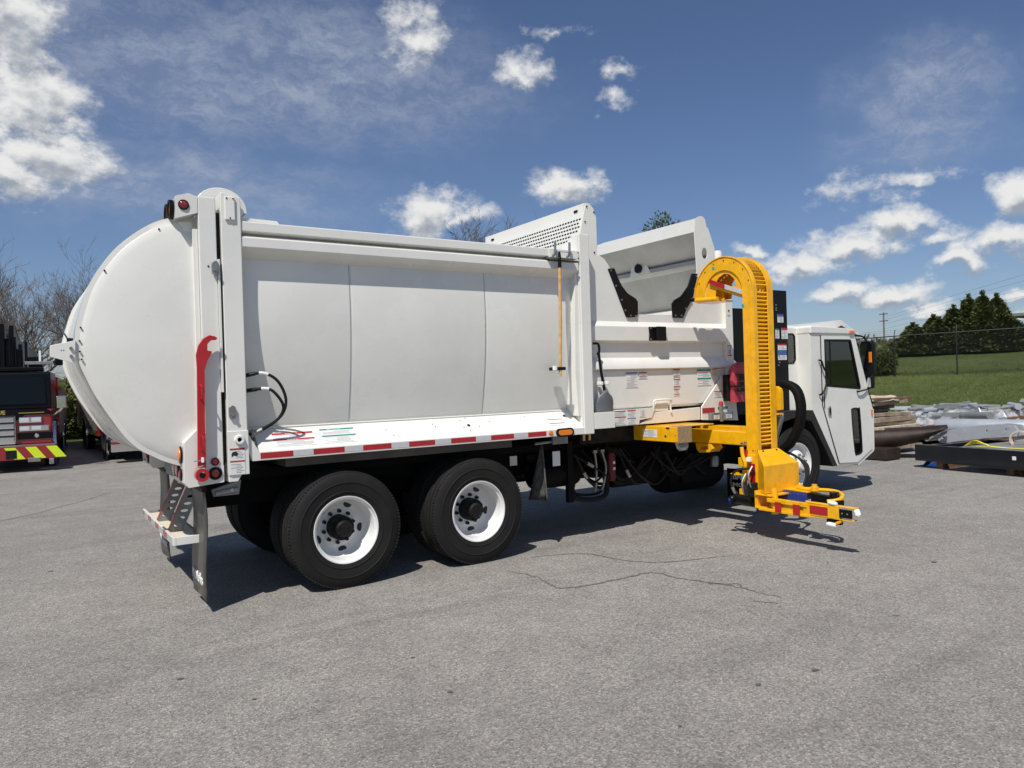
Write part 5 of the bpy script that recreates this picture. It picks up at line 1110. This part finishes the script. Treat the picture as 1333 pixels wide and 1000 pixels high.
# grey steel arm plate, grey drums
ga = thing('crane_boom', 'grey steel crane arm with bolt holes lying in front of the pale drums', 'steel arm', (13.0, .9, 0)); ORG[ga] = Vector((13.0, .9, 0))
ga.rotation_euler = (0, 0, 0)
armp = [(1.42,.30),(1.47,.36),(1.45,.47),(1.40,.52),(.95,.66),(.35,.72),(.08,.70),(.02,.60),(.05,.50),(.6,.44)]
hl = [[(y+.028*cos(a), zz+.028*sin(a)) for a in [i*pi/6 for i in range(12)]] for y, zz in ((1.36,.42),(.55,.58),(.22,.62))]
MB().prism(armp, 'x', 12.90, 12.96, holes=hl).build('plate', SILV, ga, bevel=.006); MB().prism(armp, 'x', 13.20, 13.26).build('plate', SILV, ga, bevel=.006)
MB().cyl((12.8, 1.62, .45), (13.3, 1.62, .45), .11, n=20).build('hub', SILV, ga); MB().cyl((12.78, 1.62, .45), (12.8, 1.62, .45), .055, n=16).build('bore', SBLK, ga)
B('support_block', PLY, ga, 12.7, 13.3, 1.05, 1.5, .05, .30, .01)
def drum(p0, p1, r, label, nm='steel_drum'):
    p0, p1 = Vector(p0), Vector(p1); L_ = (p1-p0).length
    t = thing(nm, label, 'steel cylinder', tuple((p0+p1)/2)); ORG[t] = (p0+p1)/2
    MB().lathe([(0,0),(r*.5,.0),(r*.86,.04),(r,.12),(r,L_*.55),(r*1.02,L_*.55),(r*1.02,L_*.57),(r,L_*.57),(r,L_-.06),(r*.9,L_),(0,L_)], p0, p1-p0, 28).build('shell', SILV, t)
    q = (p0+p1)/2; B('mount', SILV, t, q.x-.08, q.x+.08, q.y-.05, q.y+.05, q.z-r-.15, q.z-r*.6, .01); return t
drum((13.75,1.95,.56), (14.0,.15,.56), .19, 'left pale grey steel cylinder resting behind the grey crane arm')
drum((13.6,.05,.55), (13.9,-2.4,.55), .26, 'thicker pale grey steel cylinder cut off by the right edge of the picture')
rg = thing('steel_ring', 'half ring shaped steel bracket lying near the right edge by the black frame', 'bracket', (12.3, -.3, .4)); ORG[rg] = Vector((12.3, -.3, .4))
MB().lathe([(.13,-.03),(.16,-.03),(.16,.03),(.13,.03)], (12.3, -.25, .50), (1, 0, 0), 24, True).build('ring', LUMB2, rg); MB().cyl((12.3,-.35,.45), (12.3,-1.5,.44), .045, n=10).build('rod', SILV, rg)
B('crossbar', GALV, rg, 12.28, 12.32, -1.4, .0, .38, .43, .006)
def bundle(x, y, w, d, h, label, seed, m=WRAP):
    t = thing('wrapped_bundle', label, 'pallet bundle', (x, y, 0), 0, 'wrapped bundles along the far side of the yard'); rr = random.Random(seed)
    rows = [[(-w/2+w*i/14, -d/2+d*j/14, .14+(h-.14)*(1 if 0 < i < 14 and 0 < j < 14 else .5)+.10*h*noise.noise(Vector((i*.5+seed, j*.5, seed)))) for i in range(15)] for j in range(15)]
    MB().grid(rows).build('plastic_sheet', m, t, ang=50)
    MB().box(-w/2+.03, w/2-.03, -d/2+.03, d/2-.03, .12, h*.8).build('load', m if seed % 2 else PLY, t, bevel=.02)
    for k in range(3): MB().box(-w/2, w/2, -d/2+k*(d-.1)/2, -d/2+.1+k*(d-.1)/2, 0, .12).build('pallet_runner', PLY, t)
    for k in range(7):
        L_ = rr.uniform(.4, w*.8); q = MB()
        if k % 3 == 0: q.tube([(-L_/2,0,0),(L_/2,0,0)], rr.uniform(.03,.09), 12)
        elif k % 3 == 1: q.prism([(-L_/2,-.05),(-L_/2+.1,.07),(L_/2-.05,.05),(L_/2,-.04)], 'y', -.012, .012)
        else: q.box(-L_/2, L_/2, -.10, .10, -.02, .02)
        o = q.build('steel_part', SILV if k % 2 else GALV, t, bevel=.004); o.location = (rr.uniform(-w*.35,w*.2), rr.uniform(-d*.4,d*.4), h+.05+rr.uniform(0,.06)); o.rotation_euler = (rr.uniform(-.2,.2), rr.uniform(-.12,.12), rr.uniform(0, 3.1))
    return t
for i, (x, y, w, d, h, lb) in enumerate([(15.2,4.1,1.6,1.3,.62,'low plastic wrapped bundle just behind the loader bucket'),(16.2,2.6,1.5,1.6,.60,'plastic wrapped bundle with brown load behind the left grey cylinder'),
    (19.8,5.0,2.6,1.6,.60,'farther silvery wrapped bundle seen over the lumber stack'),(18.2,3.0,1.8,1.8,.72,'pale wrapped bundle in the middle of the far row'),(19.6,1.2,2.2,2.2,.80,'tallest crumpled wrapped bundle in the far row'),
    (17.6,-.9,1.8,1.8,.85,'wrapped bundle at the right end of the far row'),(22.5,5.4,3.0,1.6,.5,'flattest bundle nearest the grass bank')]):
    bundle(x, y, w, d, h, lb, i+1)

# ================================================================ fence on the bank
fc = thing('chain_link_fence', 'black chain link fence with angled post tops running along the grass bank', 'fence', (36, 15.4, 1.4)); ORG[fc] = Vector((36, 15.4, 1.4))
fd = Vector((.86, -2.70)); f0 = Vector((35.93, 15.35)); BLF = mat('black_vinyl_fence', (.015, .016, .017), .5)
def fpt(k): p = f0+fd*k; return p.x, p.y, terr(p.x, p.y)
KK = range(-6, 6)
TOPH = 2.12
for k in KK:
    x, y, z = fpt(k); pst = MB().tube([(x,y,z-.2),(x,y,z+TOPH)], .035, 8).build('fence_post', BLF, fc)
    MB().tube([(x,y,z+TOPH),(x+.25*.95,y+.25*.3,z+TOPH+.33)], .022, 6).build('barb_arm', BLF, pst)
for k in list(KK)[:-1]:
    a, b = fpt(k), fpt(k+1); MB().tube([(a[0],a[1],a[2]+TOPH),(b[0],b[1],b[2]+TOPH)], .030, 8).build('top_rail', BLF, fc)
    mb = MB(); n_ = 26; L_ = 2.0
    for s_ in (1, -1):
        for i in range(-18, n_+18):
            pts = []
            u0, u1 = i/n_, (i+18*s_)/n_; z0, z1 = .05, L_
            if s_*(u1-u0) <= 0: continue
            # clip to the bay
            lo, hi = min(u0, u1), max(u0, u1)
            if hi <= 0 or lo >= 1: continue
            def at_(u): q = (u-u0)/(u1-u0); return (a[0]+(b[0]-a[0])*u, a[1]+(b[1]-a[1])*u, a[2]+(b[2]-a[2])*u+z0+(z1-z0)*q)
            ua, ub = max(0, min(1, u0)), max(0, min(1, u1)); mb.tube([at_(ua), at_(ub)], .0045, 3)
    mb.build('wire_mesh', BLF, fc, kind='stuff', flat=True, recalc=False)
for j, hgt in enumerate((.12, .22, .32)):
    MB().tube([(fpt(k)[0]+hgt*.7, fpt(k)[1]+hgt*.2, fpt(k)[2]+TOPH+hgt) for k in KK], .005, 3).build('barbed_wire', BLF, fc)

# ================================================================ vegetation
def crown_mesh(name, fn, n, size, seed, m, layers=None):
    rr = random.Random(seed); vs = []; fs = []
    for i in range(n):
        p, d = fn(rr); s = size*rr.uniform(.5, 1.3)
        u = Vector((rr.gauss(0, 1), rr.gauss(0, 1), rr.gauss(0, .7))).normalized(); w = (d*1.2+u*.7).normalized(); t_ = w.orthogonal().normalized(); t_ = (t_*cos(i*2.4)+w.cross(t_)*sin(i*2.4))
        k = len(vs); vs += [tuple(p-t_*s*.28), tuple(p+t_*s*.28), tuple(p+w*s)]; fs.append((k, k+1, k+2))
    me = bpy.data.meshes.new(name); me.from_pydata(vs, [], fs); me.materials.append(m); return me
def evergreen_fn(h, r, seed):
    def f(rr):
        while True:
            z = h*(rr.random()**1.25); prof = (1-z/h)**1.08*(.85+.15*min(1, z/.5))+.03; a = rr.random()*2*pi
            lump = 1+.45*noise.noise(Vector((cos(a)*1.7+seed, sin(a)*1.7, z*1.7)))+.42*noise.noise(Vector((cos(a)*4, sin(a)*4+seed, z*4.4)))+(.22 if rr.random() < .12 else 0)
            q = rr.random()**.35; R_ = r*prof*lump*q
            if z < h*.98: break
        if rr.random() < .07:
            k = int(rr.random()*4); z = h*(.80+.30*rr.random()) if k == 0 else h*(.55+.09*k+.16*rr.random()); o = .0 if k == 0 else .16+.05*k
            return Vector((o*cos(k*2.2+seed)+rr.gauss(0,.035), o*sin(k*2.2+seed)+rr.gauss(0,.035), z)), Vector((rr.gauss(0,.3), rr.gauss(0,.3), 1))
        d = Vector((cos(a), sin(a), .75)).normalized(); return Vector((cos(a)*R_, sin(a)*R_, z+.05)), d
    return f
def plant(name, label, cat, me, x, y, rz, sc, trunk_h, trunk_r, group=None, z=None):
    t = thing(name, label, cat, (x, y, terr(x, y) if z is None else z), rz, group); t.scale = (sc[0], sc[0], sc[1])
    c = bpy.data.objects.new('crown', me); COL.objects.link(c); c.parent = t; ORG[c] = Vector()
    MB().tube([(0,0,-.2),(0,0,trunk_h)], [trunk_r, trunk_r*.4], 7).build('trunk', BARK, t)
    return t
EM = [crown_mesh('evergreen_crown', evergreen_fn(3.3, 1.45, s), 17000, .17, s, EVG) for s in (1, 2, 3)]
def on(px_t, dist_add=0.): # row of trees between two surveyed ends
    f = (px_t-1190)/(1325-1190); return 50.45+f*2.62+dist_add, 22.16-f*5.5
for i, (q, hh, ww, dd, lb) in enumerate([(1186,.66,.95,.3,'shortest rounded arborvitae at the left end of the evergreen row'),(1199,.62,.9,-.4,'low arborvitae second from the left in the evergreen row'),(1213,.80,1.0,.5,'third arborvitae from the left, narrow top above the fence rail'),
    (1228,.74,.95,-.3,'arborvitae just left of the second fence post'),(1243,.97,.95,.2,'arborvitae directly behind the second fence post'),(1256,.92,.85,1.1,'set back arborvitae filling the gap right of the second fence post'),(1265,1.15,.95,.0,'tall arborvitae left of the two tallest in the row'),
    (1276,1.04,.9,.9,'set back arborvitae between the tall peaks'),(1285,1.19,.95,-.2,'tallest arborvitae of the evergreen row'),(1300,1.13,.98,.1,'tall arborvitae right of the tallest one'),(1313,.78,1.15,-.4,'broad lower arborvitae at the right end of the evergreen row')]):
    x, y = on(q, dd); plant('arborvitae_tree', lb, 'evergreen tree', EM[i % 3], x, y, i*1.3, (ww*1.5, hh*.96), 1.6, .09, 'arborvitae row on the grass bank')
def ball_fn(h, r, seed):
    def f(rr):
        d = Vector((rr.gauss(0, 1), rr.gauss(0, 1), rr.gauss(0, 1))).normalized(); q = rr.random()**.4
        l = 1+.4*noise.noise(d*1.8+Vector((seed, 0, 0)))+.15*noise.noise(d*5+Vector((seed, 0, 0)))
        return Vector((d.x*r*q*l, d.y*r*q*l, max(.03, h*.48+d.z*h*.5*q*l))), (d+Vector((0, 0, .4))).normalized()
    return f
BM = [crown_mesh('bush_crown', ball_fn(1.7, .95, s), 5200, .14, s, BUSHM) for s in (11, 12)]
plant('bush', 'olive green bush on the bank behind the cab mirrors', 'bush', BM[0], 36.3, 16.35, 0, (.85, .85), .9, .05)
for i, (x, y, s_, h_, lb) in enumerate([(-1.35,26.8,1.0,1.25,'yellow green shrub seen right of the fire engine mirror'),(.05,27.6,1.1,1.1,'shrub behind the gap between the two fire engines'),(-.6,29.0,1.3,1.3,'taller shrub set back between the fire engines'),(-4.5,28,1.2,1.2,'shrub hidden partly behind the ladder fire engine')]):
    plant('shrub', lb, 'shrub', BM[i % 2], x, y, i, (s_, h_), .8, .04)
# far hedge line and far wood
def mass(name, pts, r, h, n, size, m, label, cat, seed):
    rr = random.Random(seed); vs = []; fs = []
    for i in range(n):
        t = rr.random()*(len(pts)-1); k = int(t); f = t-k; P = Vector(pts[k]).lerp(Vector(pts[k+1]), f)
        hh = h*(.7+.5*noise.noise(Vector((t*5, seed, 0)))+.25*noise.noise(Vector((t*17, seed, 0)))); x = P.x+rr.gauss(0, r*.5); y = P.y+rr.gauss(0, r*.5)
        z = terr(x, y)+hh*rr.random()**.8; s = size*rr.uniform(.5, 1.4); a = rr.random()*6.3
        u = Vector((cos(a), sin(a), rr.uniform(-.4, .4))); w = Vector((rr.uniform(-.5, .5), rr.uniform(-.5, .5), 1)).normalized(); q = Vector((x, y, z)); k2 = len(vs)
        vs += [tuple(q-u*s*.5), tuple(q+u*s*.5), tuple(q+w*s)]; fs.append((k2, k2+1, k2+2))
    me = bpy.data.meshes.new(name); me.from_pydata(vs, [], fs); me.materials.append(m); o = bpy.data.objects.new(name, me); COL.objects.link(o); ORG[o] = Vector(); o['kind'] = 'stuff'; o['label'] = label; o['category'] = cat
    return o
mass('far_hedge', [(80,75),(98,58),(104,50),(106,42)], 3, 3.2, 16000, .6, EVG, 'dark hedge line far away past the cab mirrors', 'hedge', 2)
mass('far_brush', [(-14,58),(-4,60),(6,61),(16,60),(28,60)], 3, 1.6, 16000, .4, EVG, 'dark low brush far behind the fire engines', 'brush', 3)
mass('far_woods', [(60,150),(95,120),(125,95),(150,60),(155,20)], 9, 6.5, 16000, 1.1, mat('leafless_far_wood', (.13,.115,.10), .9, var=.3, vscale=.2), 'leafless brown wood on the skyline beyond the fence', 'wood', 4)

def bare_tree(seed, h, spread=1., twigs=1.0):
    rr = random.Random(seed); big = MB(); small_v = []; small_f = []
    def grow(p, d, L_, r, lvl):
        n = 4 if lvl < 2 else 3; pts = [p.copy()]; rs = [r]; dd = d.copy()
        for i in range(n):
            dd = (dd+Vector((rr.gauss(0,.13), rr.gauss(0,.13), rr.gauss(0,.08)+.05))).normalized(); pts.append(pts[-1]+dd*L_/n); rs.append(r*(1-.62*(i+1)/n))
        if lvl <= 2: big.tube(pts, rs, 6 if lvl < 2 else 4)
        else:
            k = len(small_v); s = rs[0]; t_ = d.orthogonal().normalized()
            for i, q in enumerate(pts): small_v.extend([tuple(q-t_*rs[i]), tuple(q+t_*rs[i]), tuple(q+d.cross(t_)*rs[i])])
            for i in range(n):
                for e in range(3): small_f.append((k+i*3+e, k+i*3+(e+1) % 3, k+(i+1)*3+(e+1) % 3, k+(i+1)*3+e))
        if lvl >= 5: return
        nb = (6, 5, 5, 3, 2)[lvl]
        for b in range(nb):
            t = rr.uniform(.30 if lvl == 0 else .2, 1.0); i = min(n-1, int(t*n)); q = pts[i].lerp(pts[i+1], t*n-i)
            a = rr.random()*2*pi; o = dd.orthogonal().normalized(); o = o*cos(a)+dd.cross(o)*sin(a)
            nd_ = (dd*rr.uniform(.7, 1.2)+o*rr.uniform(.5, .95)*spread+Vector((0, 0, .25))).normalized()
            grow(q, nd_, L_*rr.uniform(.48, .72), max(.009, rs[i]*rr.uniform(.42, .62)), lvl+1)
    grow(Vector((0, 0, -.2)), Vector((rr.uniform(-.1,.1), rr.uniform(-.1,.1), 1)), h*.52, h*.027, 0)
    me2 = bpy.data.meshes.new('twigs'); me2.from_pydata(small_v, [], small_f); me2.materials.append(TWIG)
    return big, me2
def place_bare(protos, i, x, y, rz, sc, lb, gp):
    t = thing('bare_tree', lb, 'bare tree', (x, y, terr(x, y)), rz, gp); t.scale = (sc, sc, sc)
    bo, me2 = protos[i]; o = bpy.data.objects.new('trunk', bo); COL.objects.link(o); o.parent = t; ORG[o] = Vector()
    o = bpy.data.objects.new('crown', me2); COL.objects.link(o); o.parent = t; ORG[o] = Vector()
BT = []
for s in (21, 22, 23, 24):
    b_, m_ = bare_tree(s, 9.0); tmp = b_.build('trunk', BARK, None); tmp.location = (0, 0, 0)
    # restore local coordinates
    c = ORG[tmp]; tmp.data.transform(Matrix.Translation(c)); BT.append((tmp.data, m_)); bpy.data.objects.remove(tmp)
for i, (x, y, rz, sc, lb) in enumerate([(-5.4,38,0,.92,'bare tree at the far left behind the ladder fire engine'),(-3.4,37,1.1,.98,'bare tree rising left of the ladder fire engine roof rack'),(-2.6,42,2,.80,'slimmer bare tree second row behind the ladder engine'),(-1.5,38,3,.84,'forked bare tree above the fire engine mirror'),
    (-.3,43,4,.92,'bare tree just left of the white tailgate outline'),(.4,39,5,.86,'bare tree touching the tailgate outline'),(1.6,41,.6,1.0,'bare tree half hidden by the tailgate curve'),(3.0,40,1.7,.95,'bare tree mostly behind the tailgate'),(-4.2,45,2.2,.98,'bare tree in the rear row at the left edge'),(-.9,49,3.7,1.02,'bare tree in the rear row over the engine mirror'),(1.0,48,.9,1.0,'bare tree in the rear row beside the tailgate top')]):
    place_bare(BT, i % 4, x, y, rz, sc, lb, 'bare trees behind the fire engines')
place_bare(BT, 1, 28.2, 46.0, .5, 1.72, 'tall bare tree whose top shows left over the truck roof', 'bare trees over the truck roof')
place_bare(BT, 2, 30.6, 45.0, 2.5, 1.80, 'tall bare tree whose top shows beside the slotted screen', 'bare trees over the truck roof')
LM = crown_mesh('leafy_crown', lambda rr: (lambda d, q: (Vector((d.x*1.7*q*(1+.55*noise.noise(d*2.2)), d.y*1.7*q*(1+.55*noise.noise(d*2.2)), 10.3+d.z*2.3*q*(1+.3*noise.noise(d*2.6)))), d))(Vector((rr.gauss(0,1), rr.gauss(0,1), rr.gauss(0,1))).normalized(), rr.random()**.5), 2300, .26, 9, LEAF)
lt = plant('leafy_tree', 'tree with young green leaves showing above the hopper hood', 'tree', LM, 40.06, 36.1, 0, (1., .99), 10.6, .25)
# utility poles and wires, far building
UW = mat('weathered_pole', (.16, .13, .11), .9)
def pole(x, y, h, lb, arms=True):
    t = thing('utility_pole', lb, 'utility pole', (x, y, terr(x, y)))
    MB().tube([(0,0,-.3),(0,0,h)], [.17,.12], 8).build('shaft', UW, t)
    if arms:
        for z in (h-.35, h-1.6): MB().box(-.15, .15, -.75, .75, z, z+.16).build('crossarm', UW, t)
    return t
pole(127.4, 69.0, 9.6, 'taller wooden utility pole with two crossarms on the skyline'); pole(120, 66.5, 5.4, 'short plain wooden pole left of the tall utility pole', False)
for k, (za, zb) in enumerate(((10.2,15.5),(9.6,14.6),(8.8,13.4),(7.9,12.4))):
    w_ = MB().tube([(127.4-.6*k,69.0,za+1.2),(118,52,(za+zb)/2+.3),(108,30,zb)], .013, 3).build('power_line', BLF, None)
    tag(w_, ['topmost', 'second highest', 'third highest', 'lowest'][k]+' power line stretched above the evergreen row', 'power line', 'power lines above the evergreens')
bd = thing('warehouse', 'low pale industrial building with green roof edge at the far right skyline', 'building', (104, 28, 3)); ORG[bd] = Vector((104, 28, 3))
B('wall', mat('pale_cladding', (.42,.40,.38), .8), bd, 100, 118, 12, 37.2, 1.0, 6.6, 0); B('roof', GALV, bd, 99.5, 118.5, 11.5, 37.7, 8.0, 8.35, 0); B('fascia', SGRN, bd, 99.6, 99.9, 11.6, 37.6, 6.6, 6.95, 0)
for k in range(9): B('window', GLASS, bd, 99.9, 99.98, 13+k*2.7, 14.6+k*2.7, 3.6, 5.2, 0); B('canopy_post', GALV, bd, 99.6, 99.8, 12+k*3.1, 12.2+k*3.1, 6.95, 8.0, 0)
# grass tufts on the near face of the bank
rr = random.Random(31); vs = []; fs = []
for i in range(90000):
    s_ = 31.2+abs(rr.gauss(0, 6.)); t_ = rr.uniform(-14, 30); x = s_*.98-t_*.2; y = s_*.2+t_*.98; z = terr(x, y); h = rr.uniform(.03, .085); a = rr.random()*6.28; k = len(vs); w = rr.uniform(.008, .022)
    vs += [(x-cos(a)*w, y-sin(a)*w, z-.02), (x+cos(a)*w, y+sin(a)*w, z-.02), (x+rr.gauss(0,.025), y+rr.gauss(0,.025), z+h)]; fs.append((k, k+1, k+2))
me = bpy.data.meshes.new('grass_tufts'); me.from_pydata(vs, [], fs); me.materials.append(GRASSB); o = bpy.data.objects.new('grass_tufts', me); COL.objects.link(o); o['kind'] = 'stuff'; o['label'] = 'short rough grass on the bank beyond the yard'; o['category'] = 'grass'
